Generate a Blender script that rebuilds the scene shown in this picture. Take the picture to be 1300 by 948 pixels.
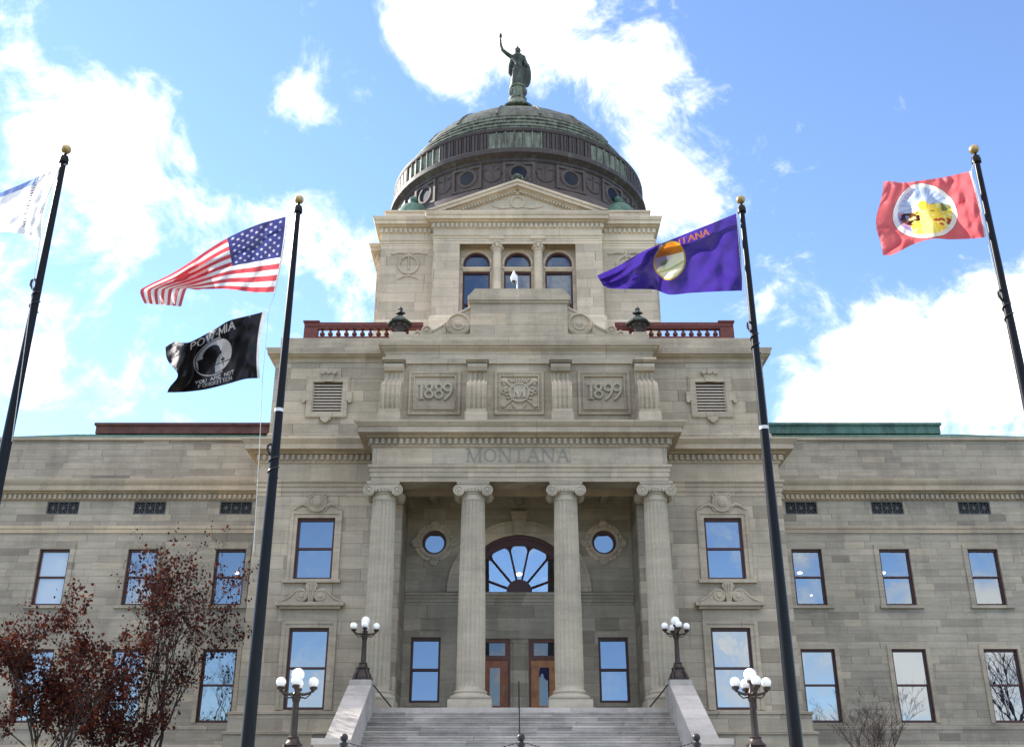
import bpy, bmesh, math, random
from mathutils import Vector, Matrix, noise as mnoise
random.seed(7)
PI = math.pi
for o in list(bpy.data.objects): bpy.data.objects.remove(o)
SC = bpy.context.scene
COL = SC.collection

# ------------------------------------------------------------ camera, sky, sun, exposure
PITCH = math.radians(23); FPX = 1300.0
CP, SP = math.cos(PITCH), math.sin(PITCH); EYE = 1.7
cam_d = bpy.data.cameras.new('camera'); cam = bpy.data.objects.new('camera', cam_d); COL.objects.link(cam)
cam.location = (0, 0, EYE); cam.rotation_euler = (PI/2+PITCH, 0, 0)
cam_d.sensor_width = 36; cam_d.sensor_fit = 'HORIZONTAL'; cam_d.lens = 36.0
cam_d.clip_start = .1; cam_d.clip_end = 5000
SC.camera = cam
SUN_AZ = math.radians(-58)      # from +Y (behind the building), negative = to the left
SUN_EL = math.radians(33)
EXPOSURE = 1.5
SKY_STRENGTH = 0.12
CLOUD = 6.5
sd = bpy.data.lights.new('sun', 'SUN'); sd.energy = 3.4; sd.angle = math.radians(.5); sd.color = (1, .93, .82)
sun = bpy.data.objects.new('sun', sd); COL.objects.link(sun)
to_sun = Vector((math.sin(SUN_AZ)*math.cos(SUN_EL), math.cos(SUN_AZ)*math.cos(SUN_EL), math.sin(SUN_EL)))
sun.rotation_euler = to_sun.to_track_quat('Z', 'Y').to_euler(); sun.location = to_sun*200
vs = SC.view_settings; vs.view_transform = 'Standard'; vs.look = 'None'; vs.gamma = 1; vs.use_curve_mapping = False
vs.exposure = EXPOSURE

def pdir(px, py):
    u = (px-650)/FPX; v = (474-py)/FPX
    return Vector((u, CP-v*SP, SP+v*CP)).normalized()
def at(px, py, Y):               # point of the photo at a known depth
    u = (px-650)/FPX; v = (474-py)/FPX; d = CP-v*SP
    return Vector((u*Y/d, Y, Y*(SP+v*CP)/d+EYE))

class NT:
    def __init__(s, tree): s.t = tree; s.n = tree.nodes; s.l = tree.links
    def node(s, typ, **kw):
        n = s.n.new(typ)
        for k, v in kw.items(): setattr(n, k, v)
        return n
    def link(s, a, b): s.l.new(a, b)
    def put(s, sock, v):
        if hasattr(v, 'is_output') or isinstance(v, bpy.types.NodeSocket): s.link(v, sock)
        else: sock.default_value = v
    def math(s, op, a, b=None, c=None, clamp=False):
        n = s.node('ShaderNodeMath', operation=op); n.use_clamp = clamp
        s.put(n.inputs[0], a)
        if b is not None: s.put(n.inputs[1], b)
        if c is not None: s.put(n.inputs[2], c)
        return n.outputs[0]
    def smooth(s, x, a, b, lo=0., hi=1.):
        n = s.node('ShaderNodeMapRange', interpolation_type='SMOOTHSTEP')
        s.put(n.inputs[0], x); n.inputs[1].default_value = a; n.inputs[2].default_value = b
        n.inputs[3].default_value = lo; n.inputs[4].default_value = hi
        return n.outputs[0]
    def lin(s, x, a, b, lo=0., hi=1.):
        n = s.node('ShaderNodeMapRange'); s.put(n.inputs[0], x)
        for i, q in enumerate((a, b, lo, hi)): n.inputs[i+1].default_value = q
        return n.outputs[0]
    def mix(s, f, a, b, mode='MIX'):
        n = s.node('ShaderNodeMix', data_type='RGBA', blend_type=mode)
        s.put(n.inputs[0], f)
        for sk, v in ((n.inputs[6], a), (n.inputs[7], b)):
            if isinstance(v, (tuple, list)): sk.default_value = (*v[:3], 1)
            else: s.put(sk, v)
        return n.outputs[2]
    def noise(s, vec, scale, detail=4, rough=.55, dist=0., dim='3D'):
        n = s.node('ShaderNodeTexNoise', noise_dimensions=dim)
        if vec is not None: s.put(n.inputs['Vector'], vec)
        n.inputs['Scale'].default_value = scale; n.inputs['Detail'].default_value = detail
        n.inputs['Roughness'].default_value = rough; n.inputs['Distortion'].default_value = dist
        return n.outputs[0]
    def ramp(s, f, stops, interp='LINEAR'):
        n = s.node('ShaderNodeValToRGB'); r = n.color_ramp; r.interpolation = interp
        while len(r.elements) < len(stops): r.elements.new(.5)
        for e, (p, c) in zip(r.elements, stops): e.position = p; e.color = (*c, 1)
        s.put(n.inputs[0], f)
        return n.outputs[0]
    def comb(s, x, y, z):
        n = s.node('ShaderNodeCombineXYZ')
        for i, v in enumerate((x, y, z)): s.put(n.inputs[i], v)
        return n.outputs[0]

world = bpy.data.worlds.new('World'); SC.world = world; world.use_nodes = True
W = NT(world.node_tree); W.n.clear()
sky = W.node('ShaderNodeTexSky', sky_type='NISHITA'); sky.sun_disc = False
sky.sun_elevation = SUN_EL; sky.sun_rotation = SUN_AZ; sky.altitude = 1200; sky.air_density = 1.0; sky.dust_density = .1; sky.ozone_density = 1.5
tc = W.node('ShaderNodeTexCoord'); dvec = tc.outputs['Generated']
CLOUDS = [  # direction (as seen from the lawn), angular size in degrees, amount
 (105,140,4.6,.44),(205,110,2.4,.34),(190,225,2.6,.2),(60,225,3.6,.26),(140,-10,4,-.26),(305,170,3.2,-.28),(270,40,3,-.2),(15,80,2,.2),(60,330,3.5,-.06),(190,225,3,.16),(40,430,7,.20),(170,480,6,.15),
 (655,40,3.2,.2),(760,45,4.2,.30),(850,90,3.2,.28),(615,165,2,-.2),(700,165,2.2,-.12),(520,110,3.2,.26),(560,40,4,.2),(905,110,2,.12),(860,225,2.4,.30),(830,165,2,.2),(890,260,2,.16),
 (365,125,2.4,.30),(385,290,2.6,.24),(455,345,1.8,.24),(290,255,1.6,.2),(330,230,1.5,.12),
 (1180,450,5.5,.55),(1280,420,4.5,.5),(1080,490,4.5,.42),(1010,420,3,.16),(985,150,2.2,.22),(1035,130,1.8,.24),(1165,130,2,.2),(1235,110,1.5,.16),(1110,160,1.2,.2),(1020,325,1.2,.2),(1110,210,1.4,.16),(975,325,1,.2),(1250,360,2.5,.12),
 ((0,-.45,1),30,.75),((-.8,-.35,.75),20,.4),((.8,-.3,.75),20,.4),((0,-.05,1),26,.6),((.42,-1,.15),7,.6),((.2,-1,.12),4,.4),((-.2,-1,.09),3.5,.3),((-.5,-1,.2),4,.2),(1110,310,5,-.3),(1130,40,7,-.25),(420,215,2.5,-.15),(330,30,4,-.15),(620,260,6,-.1),(300,360,3,-.12),(1200,250,4,-.2),(940,50,2,-.12)]  # the broad high clouds are added out of view to light the facade
dens = W.noise(dvec, 6.5, 10, .62, .5)
dens2 = W.noise(dvec, 21, 8, .65, .6)
dens = W.math('ADD', W.math('MULTIPLY', W.math('SUBTRACT', dens, .5), 1.75), W.math('MULTIPLY', W.math('SUBTRACT', dens2, .5), .75))
dens = W.math('ADD', dens, .38)
for *pd, deg, amt in CLOUDS:
    vd = W.node('ShaderNodeVectorMath', operation='DOT_PRODUCT'); W.link(dvec, vd.inputs[0]); vd.inputs[1].default_value = pdir(*pd) if len(pd) == 2 else Vector(pd[0]).normalized()
    r = math.radians(deg)
    e = W.math('EXPONENT', W.math('MULTIPLY', W.math('SUBTRACT', vd.outputs['Value'], 1.0), 2/r/r))
    dens = W.math('ADD', dens, W.math('MULTIPLY', e, amt*.7))
cm = W.smooth(dens, .44, .86)
core = W.smooth(dens, .55, .95)
ccol = W.mix(core, (CLOUD*.80, CLOUD*.82, CLOUD*.84), (CLOUD*1.12, CLOUD*1.05, CLOUD*.96))
skyc = W.mix(1.0, sky.outputs[0], (.92, .96, 1.06), 'MULTIPLY')
bg = W.node('ShaderNodeBackground'); W.link(W.mix(cm, skyc, ccol), bg.inputs[0]); bg.inputs[1].default_value = SKY_STRENGTH
wo = W.node('ShaderNodeOutputWorld'); W.link(bg.outputs[0], wo.inputs[0])

# ------------------------------------------------------------ materials
def lin(h):
    h = h.lstrip('#'); c = [int(h[i:i+2], 16)/255 for i in (0, 2, 4)]
    return tuple(x/12.92 if x < .04045 else ((x+.055)/1.055)**2.4 for x in c)
def mat(name):
    m = bpy.data.materials.new(name); m.use_nodes = True
    t = NT(m.node_tree); b = t.n['Principled BSDF']
    return m, t, b
def stone(name, rowh, blen, stops, joint=.013, seed=0., stain=.35, bump=.25, jdark=.62, xonly=False, zoff=None, cont=1.0):
    m, t, b = mat(name)
    g = t.node('ShaderNodeNewGeometry'); s = t.node('ShaderNodeSeparateXYZ'); t.link(g.outputs['Position'], s.inputs[0])
    u = s.outputs[1] if xonly == 2 else s.outputs[0] if xonly else t.math('ADD', s.outputs[0], s.outputs[1]); v = s.outputs[2]
    mid = [sum(q[i] for _, q in stops)/len(stops) for i in range(3)]
    stops = [(p, tuple(mid[i]+(q[i]-mid[i])*cont for i in range(3))) for p, q in stops]
    vr = t.math('DIVIDE', t.math('ADD', v, seed*.37 if zoff is None else zoff), rowh); row = t.math('FLOOR', vr)
    wn = t.node('ShaderNodeTexWhiteNoise', noise_dimensions='1D'); t.link(t.math('ADD', row, seed), wn.inputs['W'])
    uu = t.math('ADD', t.math('DIVIDE', u, blen), t.math('MULTIPLY', wn.outputs[0], 7.3))
    uu = t.math('ADD', uu, t.math('MULTIPLY', t.math('SINE', t.math('ADD', t.math('MULTIPLY', uu, 2.3), t.math('MULTIPLY', row, 1.7))), .27))
    col = t.math('FLOOR', uu)
    w2 = t.node('ShaderNodeTexWhiteNoise', noise_dimensions='3D'); t.link(t.comb(col, row, seed), w2.inputs['Vector'])
    c = t.ramp(w2.outputs[0], [(p, (q[0]*1.06, q[1]*1.015, q[2]*.99)) for p, q in stops])
    jv = t.math('LESS_THAN', t.math('MULTIPLY', t.math('FRACT', vr), rowh), joint)
    ju = t.math('LESS_THAN', t.math('MULTIPLY', t.math('FRACT', uu), blen), joint)
    j = t.math('MAXIMUM', jv, ju)
    # veins of the sandstone run level; weathering is large and soft
    mp = t.node('ShaderNodeMapping'); t.link(g.outputs['Position'], mp.inputs[0]); mp.inputs['Scale'].default_value = (.35, .35, 2.6)
    off = t.node('ShaderNodeVectorMath', operation='ADD'); t.link(mp.outputs[0], off.inputs[0]); t.link(t.comb(t.math('MULTIPLY', w2.outputs[0], 40), 0., 0.), off.inputs[1])
    vein = t.noise(off.outputs[0], 1.6, 5, .6)
    big = t.noise(g.outputs['Position'], .33, 4, .6)
    fine = t.noise(g.outputs['Position'], 9, 3, .6)
    k = t.math('MULTIPLY', t.lin(vein, .25, .75, 1-stain*.5, 1+stain*.35), t.lin(big, .3, .7, 1-stain*.45, 1+stain*.25))
    k = t.math('MULTIPLY', k, t.lin(fine, .3, .7, .94, 1.06))
    ms = t.node('ShaderNodeMapping'); t.link(g.outputs['Position'], ms.inputs[0]); ms.inputs['Scale'].default_value = (1.5, 1.5, .22)
    run = t.noise(ms.outputs[0], 1.0, 5, .65)        # rain runs
    k = t.math('MULTIPLY', k, t.smooth(t.math('MULTIPLY', run, t.lin(big, .3, .7, .8, 1.2)), .34, .56, .90, 1.03))
    k = t.math('MULTIPLY', k, t.math('SUBTRACT', 1.0, t.math('MULTIPLY', j, 1-jdark)))
    vm = t.node('ShaderNodeVectorMath', operation='SCALE'); t.link(c, vm.inputs[0]); t.link(k, vm.inputs['Scale'])
    t.link(vm.outputs[0], b.inputs['Base Color']); b.inputs['Roughness'].default_value = .88
    b.inputs['Specular IOR Level'].default_value = .25
    bp = t.node('ShaderNodeBump'); bp.inputs['Strength'].default_value = bump; bp.inputs['Distance'].default_value = .02
    t.link(t.math('SUBTRACT', t.math('MULTIPLY', t.noise(g.outputs['Position'], 14, 4), .6), j), bp.inputs['Height'])
    t.link(bp.outputs[0], b.inputs['Normal'])
    return m
S_MAIN = [(0, (.25,.22,.17)), (.10, (.32,.285,.225)), (.35, (.40,.36,.285)), (.6, (.43,.385,.305)), (.85, (.47,.42,.33)), (.95, (.50,.44,.33)), (1, (.36,.30,.25))]
S_WING = [(0, (.17,.145,.125)), (.05, (.28,.255,.215)), (.3, (.355,.33,.275)), (.6, (.40,.37,.305)), (.9, (.44,.40,.325)), (1, (.48,.42,.32))]
S_TOW = [(0, (.40,.35,.28)), (.3, (.47,.42,.34)), (.7, (.52,.46,.37)), (1, (.55,.48,.38))]
S_TRIM = [(0, (.33,.295,.24)), (.3, (.41,.37,.29)), (.7, (.45,.40,.32)), (.92, (.48,.43,.34)), (1, (.54,.44,.32))]
S_COL = [(0, (.40,.37,.30)), (.5, (.46,.425,.345)), (1, (.50,.455,.365))]
S_GRAN = [(0, (.34,.325,.305)), (.5, (.43,.41,.38)), (1, (.50,.475,.44))]
S_CLEAN = [(0, (.54,.48,.38)), (.5, (.60,.53,.42)), (1, (.64,.57,.44))]
M = {}
M['main'] = stone('sandstone_pavilion', .56, 1.55, S_MAIN, seed=3, cont=.78, joint=.022, jdark=.58)
M['wing'] = stone('sandstone_wing', .345, 1.3, S_WING, seed=11, stain=.42, cont=.62, joint=.018, jdark=.62)
M['tower'] = stone('sandstone_tower', .60, 1.5, S_TOW, seed=23, stain=.25, cont=.9, joint=.02, jdark=.6)
M['trim'] = stone('sandstone_trim', .62, 2.3, S_TRIM, seed=31, stain=.42, jdark=.7, xonly=True, cont=.55, joint=.016)
M['entab'] = stone('sandstone_entablature', .74, 2.7, S_TRIM, seed=33, stain=.4, jdark=.66, xonly=True, zoff=-15.24+.74*40, cont=.7, joint=.016)
M['wtrim'] = stone('sandstone_cornice', 1.3, 2.6, [(0,(.38,.33,.26)),(.6,(.46,.40,.31)),(1,(.53,.44,.32))], seed=37, stain=.3, jdark=.7, xonly=True, zoff=-16.42+1.3*20, cont=.8)
M['clean'] = stone('pale_sandstone', .9, 2.4, S_CLEAN, seed=41, stain=.15, jdark=.8, xonly=True)
M['column'] = stone('column_sandstone', 60, 60, S_COL, joint=0, seed=5, stain=.3)
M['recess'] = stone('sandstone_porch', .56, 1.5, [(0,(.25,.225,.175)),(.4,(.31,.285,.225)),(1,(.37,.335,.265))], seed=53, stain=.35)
M['granite'] = stone('grey_granite', 60, 2.7, S_GRAN, seed=61, stain=.3, jdark=.6)

def simple(name, col, rough=.6, metal=0., spec=.4, var=.15, scale=6., bump=0.):
    m, t, b = mat(name)
    g = t.node('ShaderNodeNewGeometry')
    n = t.noise(g.outputs['Position'], scale, 4, .6)
    vm = t.node('ShaderNodeVectorMath', operation='SCALE'); vm.inputs[0].default_value = col; t.link(t.lin(n, .3, .7, 1-var, 1+var), vm.inputs['Scale'])
    t.link(vm.outputs[0], b.inputs['Base Color'])
    b.inputs['Roughness'].default_value = rough; b.inputs['Metallic'].default_value = metal; b.inputs['Specular IOR Level'].default_value = spec
    if bump:
        bp = t.node('ShaderNodeBump'); bp.inputs['Strength'].default_value = bump; bp.inputs['Distance'].default_value = .02
        t.link(t.noise(g.outputs['Position'], scale*3, 3), bp.inputs['Height']); t.link(bp.outputs[0], b.inputs['Normal'])
    return m
M['redwood'] = simple('oxblood_paint', (.065,.018,.018), .45, var=.2)
M['redrail'] = simple('red_rail_paint', (.15,.038,.03), .6, var=.25)
M['oak'] = simple('varnished_oak', (.36,.145,.045), .4, var=.3, scale=3)
M['oakdark'] = simple('dark_varnished_wood', (.11,.035,.018), .4, var=.3, scale=3)
M['black'] = simple('black_iron', (.022,.020,.022), .38, var=.2)
M['iron_grey'] = simple('weathered_grey_iron', (.11,.11,.11), .6)
M['bronze'] = simple('dark_bronze', (.045,.032,.028), .42, metal=.3, var=.3)
M['pole'] = simple('black_pole_paint', (.010,.010,.012), .32, spec=.14, var=.1)
M['steel'] = simple('white_band', (.7,.7,.72), .5)
M['gold'] = simple('weathered_gilt', (.42,.30,.13), .4, metal=.5, var=.25, scale=20)
M['white'] = simple('white_enamel', (.82,.82,.82), .4, var=.03)
M['louvre'] = simple('louvre_slat_paint', (.52,.44,.36), .7, var=.08)
M['dark'] = simple('louvre_shade', (.012,.011,.012), .8)
M['rope'] = simple('halyard_rope', (.55,.55,.56), .8)
M['blind'] = simple('window_blind', (.62,.60,.55), .7, var=.05)
def globe():
    m, t, b = mat('opal_glass'); b.inputs['Base Color'].default_value = (.93,.93,.95,1); b.inputs['Roughness'].default_value = .2
    b.inputs['Subsurface Weight'].default_value = .3; b.inputs['Subsurface Radius'].default_value = (.1,.1,.1)
    b.inputs['Emission Color'].default_value = (1,.98,.95,1); b.inputs['Emission Strength'].default_value = .02
    return m
M['globe'] = globe()
def glass(name, refl, base, wav=.05):
    m, t, b = mat(name)
    g = t.node('ShaderNodeNewGeometry')
    b.inputs['Base Color'].default_value = (*base, 1); b.inputs['Roughness'].default_value = .5; b.inputs['Specular IOR Level'].default_value = .08
    gl = t.node('ShaderNodeBsdfGlossy'); gl.inputs['Roughness'].default_value = .015; gl.inputs['Color'].default_value = (.76,.87,.98,1)
    bp = t.node('ShaderNodeBump'); bp.inputs['Strength'].default_value = wav; bp.inputs['Distance'].default_value = .05
    t.link(t.noise(g.outputs['Position'], 1.3, 2, .5), bp.inputs['Height']); t.link(bp.outputs[0], gl.inputs['Normal'])
    mx = t.node('ShaderNodeMixShader'); mx.inputs[0].default_value = refl
    t.link(b.outputs[0], mx.inputs[1]); t.link(gl.outputs[0], mx.inputs[2])
    t.link(mx.outputs[0], t.n['Material Output'].inputs[0])
    return m
M['glass'] = glass('window_glass', .30, (.012,.016,.025))
M['glassblind'] = glass('window_glass_with_blind', .25, (.46,.45,.40))
M['room'] = simple('dim_room', (.03,.032,.04), .9)  # near-black colour stands for the shade inside the rooms
m_, t_, b_ = mat('lit_lamp_bowl'); b_.inputs['Emission Color'].default_value = (1,.93,.78,1); b_.inputs['Emission Strength'].default_value = 1.1; M['lit'] = m_
m_, t_, b_ = mat('clear_glass'); tr_ = t_.node('ShaderNodeBsdfTransparent'); gl_ = t_.node('ShaderNodeBsdfGlossy'); gl_.inputs['Roughness'].default_value = .015; gl_.inputs['Color'].default_value = (.76,.87,.98,1)
mx_ = t_.node('ShaderNodeMixShader'); mx_.inputs[0].default_value = .27; t_.link(tr_.outputs[0], mx_.inputs[1]); t_.link(gl_.outputs[0], mx_.inputs[2]); t_.link(mx_.outputs[0], t_.n['Material Output'].inputs[0]); M['glassclear'] = m_
M['glassdoor'] = glass('door_glass', .10, (.015,.02,.025))
M['glassport'] = glass('porthole_glass', .02, (.008,.010,.018))
M['glassdark'] = glass('tower_glass', .15, (.012,.02,.04))
def copper(name, dark, green, lo, hi, sc=1.0):
    m, t, b = mat(name)
    g = t.node('ShaderNodeNewGeometry')
    mp = t.node('ShaderNodeMapping'); t.link(g.outputs['Position'], mp.inputs[0]); mp.inputs['Scale'].default_value = (1, 1, .22)
    n1 = t.noise(mp.outputs[0], 2.2*sc, 7, .68, .3); n2 = t.noise(g.outputs['Position'], .5*sc, 3)
    f = t.smooth(t.math('ADD', t.math('MULTIPLY', n1, .75), t.math('MULTIPLY', n2, .25)), lo, hi)
    fine = t.noise(g.outputs['Position'], 11, 3)
    c = t.mix(f, dark, green); vm = t.node('ShaderNodeVectorMath', operation='SCALE'); t.link(c, vm.inputs[0]); t.link(t.lin(fine, .3, .7, .75, 1.25), vm.inputs['Scale'])
    t.link(vm.outputs[0], b.inputs['Base Color']); b.inputs['Roughness'].default_value = .62; b.inputs['Metallic'].default_value = .08; b.inputs['Specular IOR Level'].default_value = .3
    bp = t.node('ShaderNodeBump'); bp.inputs['Strength'].default_value = .35; bp.inputs['Distance'].default_value = .05
    t.link(n1, bp.inputs['Height']); t.link(bp.outputs[0], b.inputs['Normal'])
    return m
M['cop_drum'] = copper('bronzed_copper_drum', (.088,.068,.064), (.13,.115,.105), .45, .75)
M['cop_dark'] = copper('dark_copper', (.062,.050,.050), (.12,.135,.115), .48, .72)
M['cop_pale'] = copper('pale_patina_copper', (.10,.10,.085), (.235,.275,.22), .38, .64, 1.8)
M['cop_mid'] = copper('mixed_patina_copper', (.065,.062,.052), (.19,.235,.18), .40, .62, 2.4)
M['cop_top'] = copper('dome_top_copper', (.070,.062,.053), (.135,.165,.135), .40, .64, 1.4)
M['cop_stat'] = copper('statue_bronze', (.030,.036,.034), (.09,.125,.11), .42, .72, 2)
M['cop_green'] = copper('green_roof_copper', (.05,.09,.075), (.10,.20,.155), .3, .65)
M['rust'] = simple('red_roof_paint', (.115,.045,.035), .7, var=.3, scale=2)

# ------------------------------------------------------------ mesh builder
class MB:
    def __init__(s): s.v = []; s.f = []; s.m = []
    def add(s, vs, fs, m=0):
        b = len(s.v); s.v += [tuple(p) for p in vs]
        for f in fs: s.f.append(tuple(b+i for i in f)); s.m.append(m)
    def quad(s, a, b, c, d, m=0): s.add([a,b,c,d], [(0,1,2,3)], m)
    def box(s, x0, x1, y0, y1, z0, z1, m=0):
        s.add([(x0,y0,z0),(x1,y0,z0),(x1,y1,z0),(x0,y1,z0),(x0,y0,z1),(x1,y0,z1),(x1,y1,z1),(x0,y1,z1)],
              [(0,3,2,1),(4,5,6,7),(0,1,5,4),(1,2,6,5),(2,3,7,6),(3,0,4,7)], m)
    def prism_xz(s, poly, y0, y1, m=0):      # outline counter-clockwise seen from -Y
        n = len(poly)
        s.add([(x,y0,z) for x,z in poly]+[(x,y1,z) for x,z in poly],
              [tuple(range(n)), tuple(range(2*n-1, n-1, -1))]+[(i, i+n, (i+1)%n+n, (i+1)%n) for i in range(n)], m)
    def prism_yz(s, poly, x0, x1, m=0):
        n = len(poly)
        s.add([(x0,y,z) for y,z in poly]+[(x1,y,z) for y,z in poly],
              [tuple(range(n-1,-1,-1)), tuple(range(n, 2*n))]+[(i, (i+1)%n, (i+1)%n+n, i+n) for i in range(n)], m)
    def prism_xy(s, poly, z0, z1, m=0):
        n = len(poly)
        s.add([(x,y,z0) for x,y in poly]+[(x,y,z1) for x,y in poly],
              [tuple(range(n-1,-1,-1)), tuple(range(n, 2*n))]+[(i, (i+1)%n, (i+1)%n+n, i+n) for i in range(n)], m)
    def lathe(s, cx, cy, prof, n=24, m=0, cap=True, rf=None):
        vs = []; fs = []
        for r, z in prof:
            for k in range(n):
                a = 2*PI*k/n; rr = r*(rf(a, z) if rf else 1)
                vs.append((cx+rr*math.cos(a), cy+rr*math.sin(a), z))
        for j in range(len(prof)-1):
            for k in range(n):
                a, b = j*n+k, j*n+(k+1)%n
                fs.append((a, b, b+n, a+n))
        if cap: fs.append(tuple(range(n-1,-1,-1))); fs.append(tuple(len(vs)-n+k for k in range(n)))
        s.add(vs, fs, m)
    def lathe_y(s, cx, cz, prof, n=24, m=0):     # prof of (r, y): a solid turned about an axis along Y
        vs = []; fs = []
        for r, y in prof:
            for k in range(n):
                a = 2*PI*k/n; vs.append((cx+r*math.cos(a), y, cz+r*math.sin(a)))
        for j in range(len(prof)-1):
            for k in range(n):
                a, b = j*n+k, j*n+(k+1)%n; fs.append((a, b, b+n, a+n))
        fs.append(tuple(range(n-1,-1,-1))); fs.append(tuple(len(vs)-n+k for k in range(n)))
        s.add(vs, fs, m)
    def tube(s, pts, rad, n=6, m=0, cap=True):
        pts = [Vector(p) for p in pts]; L = len(pts)
        if L < 2: return
        R = rad if isinstance(rad, (list, tuple)) else [rad]*L
        vs = []; fs = []; up = None
        for i, p in enumerate(pts):
            d = (pts[min(i+1, L-1)]-pts[max(i-1, 0)])
            if d.length < 1e-9: d = Vector((0,0,1))
            d.normalize()
            if up is None: up = Vector((0,0,1)) if abs(d.z) < .9 else Vector((1,0,0))
            a = d.cross(up)
            if a.length < 1e-6: a = d.cross(Vector((.3,1,.2)))
            a.normalize(); b = a.cross(d); up = b
            for k in range(n):
                t = 2*PI*k/n; vs.append(p+(a*math.cos(t)+b*math.sin(t))*R[i])
        for i in range(L-1):
            for k in range(n):
                q, r = i*n+k, i*n+(k+1)%n; fs.append((q, r, r+n, q+n))
        if cap: fs.append(tuple(range(n-1,-1,-1))); fs.append(tuple((L-1)*n+k for k in range(n)))
        s.add(vs, fs, m)
    def ell(s, c, r, nu=16, nv=10, m=0):
        vs = [(c[0], c[1], c[2]-r[2])]; fs = []
        for j in range(1, nv):
            p = -PI/2+PI*j/nv
            for k in range(nu):
                a = 2*PI*k/nu; vs.append((c[0]+r[0]*math.cos(p)*math.cos(a), c[1]+r[1]*math.cos(p)*math.sin(a), c[2]+r[2]*math.sin(p)))
        vs.append((c[0], c[1], c[2]+r[2])); t = len(vs)-1
        for k in range(nu):
            fs.append((0, 1+(k+1)%nu, 1+k)); fs.append((t, t-nu+k, t-nu+(k+1)%nu))
        for j in range(nv-2):
            for k in range(nu):
                a, b = 1+j*nu+k, 1+j*nu+(k+1)%nu; fs.append((a, b, b+nu, a+nu))
        s.add(vs, fs, m)
    def arc_band(s, cx, cz, r0, r1, a0, a1, y0, y1, n=32, m=0):
        full = abs(a1-a0-2*PI) < 1e-6
        K = n if full else n+1
        vs = []
        for k in range(K):
            a = a0+(a1-a0)*k/n; c, q = math.cos(a), math.sin(a)
            vs += [(cx+r0*c,y0,cz+r0*q),(cx+r1*c,y0,cz+r1*q),(cx+r1*c,y1,cz+r1*q),(cx+r0*c,y1,cz+r0*q)]
        fs = []
        for k in range(n):
            a = 4*k; b = 4*((k+1)%K)
            for i in range(4): fs.append((a+i, a+(i+1)%4, b+(i+1)%4, b+i))
        if not full: fs += [(3,2,1,0), (4*n,4*n+1,4*n+2,4*n+3)]
        s.add(vs, fs, m)
    def sweep(s, path, prof, m=0):           # outward = right-hand side of the path's direction; prof of (out, z)
        P = [Vector((p[0], p[1])) for p in path]; n = len(prof); vs = []; fs = []
        for i, p in enumerate(P):
            ds = []
            if i > 0: ds.append((p-P[i-1]).normalized())
            if i < len(P)-1: ds.append((P[i+1]-p).normalized())
            ns = [Vector((d.y, -d.x)) for d in ds]
            mv = ns[0] if len(ns) == 1 else (ns[0]+ns[1])/(1+ns[0].dot(ns[1]))
            for o, z in prof: vs.append((p.x+mv.x*o, p.y+mv.y*o, z))
        for i in range(len(P)-1):
            for k in range(n-1):
                a = i*n+k; fs.append((a, a+n, a+n+1, a+1))
        s.add(vs, fs, m)
    def dentils(s, path, out0, out1, z0, z1, w, gap, m=0):
        P = [Vector((p[0], p[1])) for p in path]
        for i in range(len(P)-1):
            d = P[i+1]-P[i]; L = d.length; d.normalize(); nv = Vector((d.y, -d.x))
            a0 = -out1+.02 if i > 0 else 0
            n = max(1, int((L-2*a0)/(w+gap))); st = (L-2*a0)/n
            for k in range(n):
                a = P[i]+d*(a0+k*st+(st-w)/2); b = a+d*w
                q = [a+nv*out0, a+nv*out1, b+nv*out1, b+nv*out0]
                s.prism_xy([(p.x, p.y) for p in q], z0, z1, m)
    def wall(s, x0, x1, z0, z1, Y, ops, depth=.3, m=0, mr=None):   # a wall facing -Y with real openings and reveals
        mr = m if mr is None else mr
        xs = {x0, x1}; zs = {z0, z1}; bbs = []
        for o in ops:
            if o[0] == 'rect': bb = o[1:5]
            elif o[0] == 'circ': bb = (o[1]-o[3], o[1]+o[3], o[2]-o[3], o[2]+o[3])
            else: bb = (o[1]-o[2], o[1]+o[2], o[3], o[4]+o[2])       # arch: cx, half, sill, spring
            bbs.append(bb); xs |= {bb[0], bb[1]}; zs |= {bb[2], bb[3]}
        xs = sorted(x for x in xs if x0-1e-6 <= x <= x1+1e-6); zs = sorted(z for z in zs if z0-1e-6 <= z <= z1+1e-6)
        for i in range(len(xs)-1):
            for j in range(len(zs)-1):
                if xs[i+1]-xs[i] < 1e-5 or zs[j+1]-zs[j] < 1e-5: continue
                cx, cz = (xs[i]+xs[i+1])/2, (zs[j]+zs[j+1])/2
                if any(b[0] < cx < b[1] and b[2] < cz < b[3] for b in bbs): continue
                s.quad((xs[i],Y,zs[j]),(xs[i+1],Y,zs[j]),(xs[i+1],Y,zs[j+1]),(xs[i],Y,zs[j+1]), m)
        for o, bb in zip(ops, bbs):
            if o[0] == 'rect':
                out = [(bb[0],bb[2]),(bb[1],bb[2]),(bb[1],bb[3]),(bb[0],bb[3])]
            else:
                n = 48
                if o[0] == 'circ': cx, cz, r, a0, a1 = o[1], o[2], o[3], 0, 2*PI
                else: cx, cz, r, a0, a1 = o[1], o[4], o[2], 0, PI
                A = [a0+(a1-a0)*k/n for k in range(n+1)]
                for k in range(n):
                    def ring(a): return (cx+r*math.cos(a), Y, cz+r*math.sin(a))
                    def sq(a):
                        c, q = math.cos(a), math.sin(a); t = r/max(abs(c), abs(q)); return (cx+t*c, Y, cz+t*q)
                    s.quad(ring(A[k]), sq(A[k]), sq(A[k+1]), ring(A[k+1]), m)
                out = [(cx+r*math.cos(a), cz+r*math.sin(a)) for a in A]
                if o[0] == 'circ': out = out[:-1]
                else: out = out+[(bb[0], bb[2]), (bb[1], bb[2])]
            N = len(out)
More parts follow.
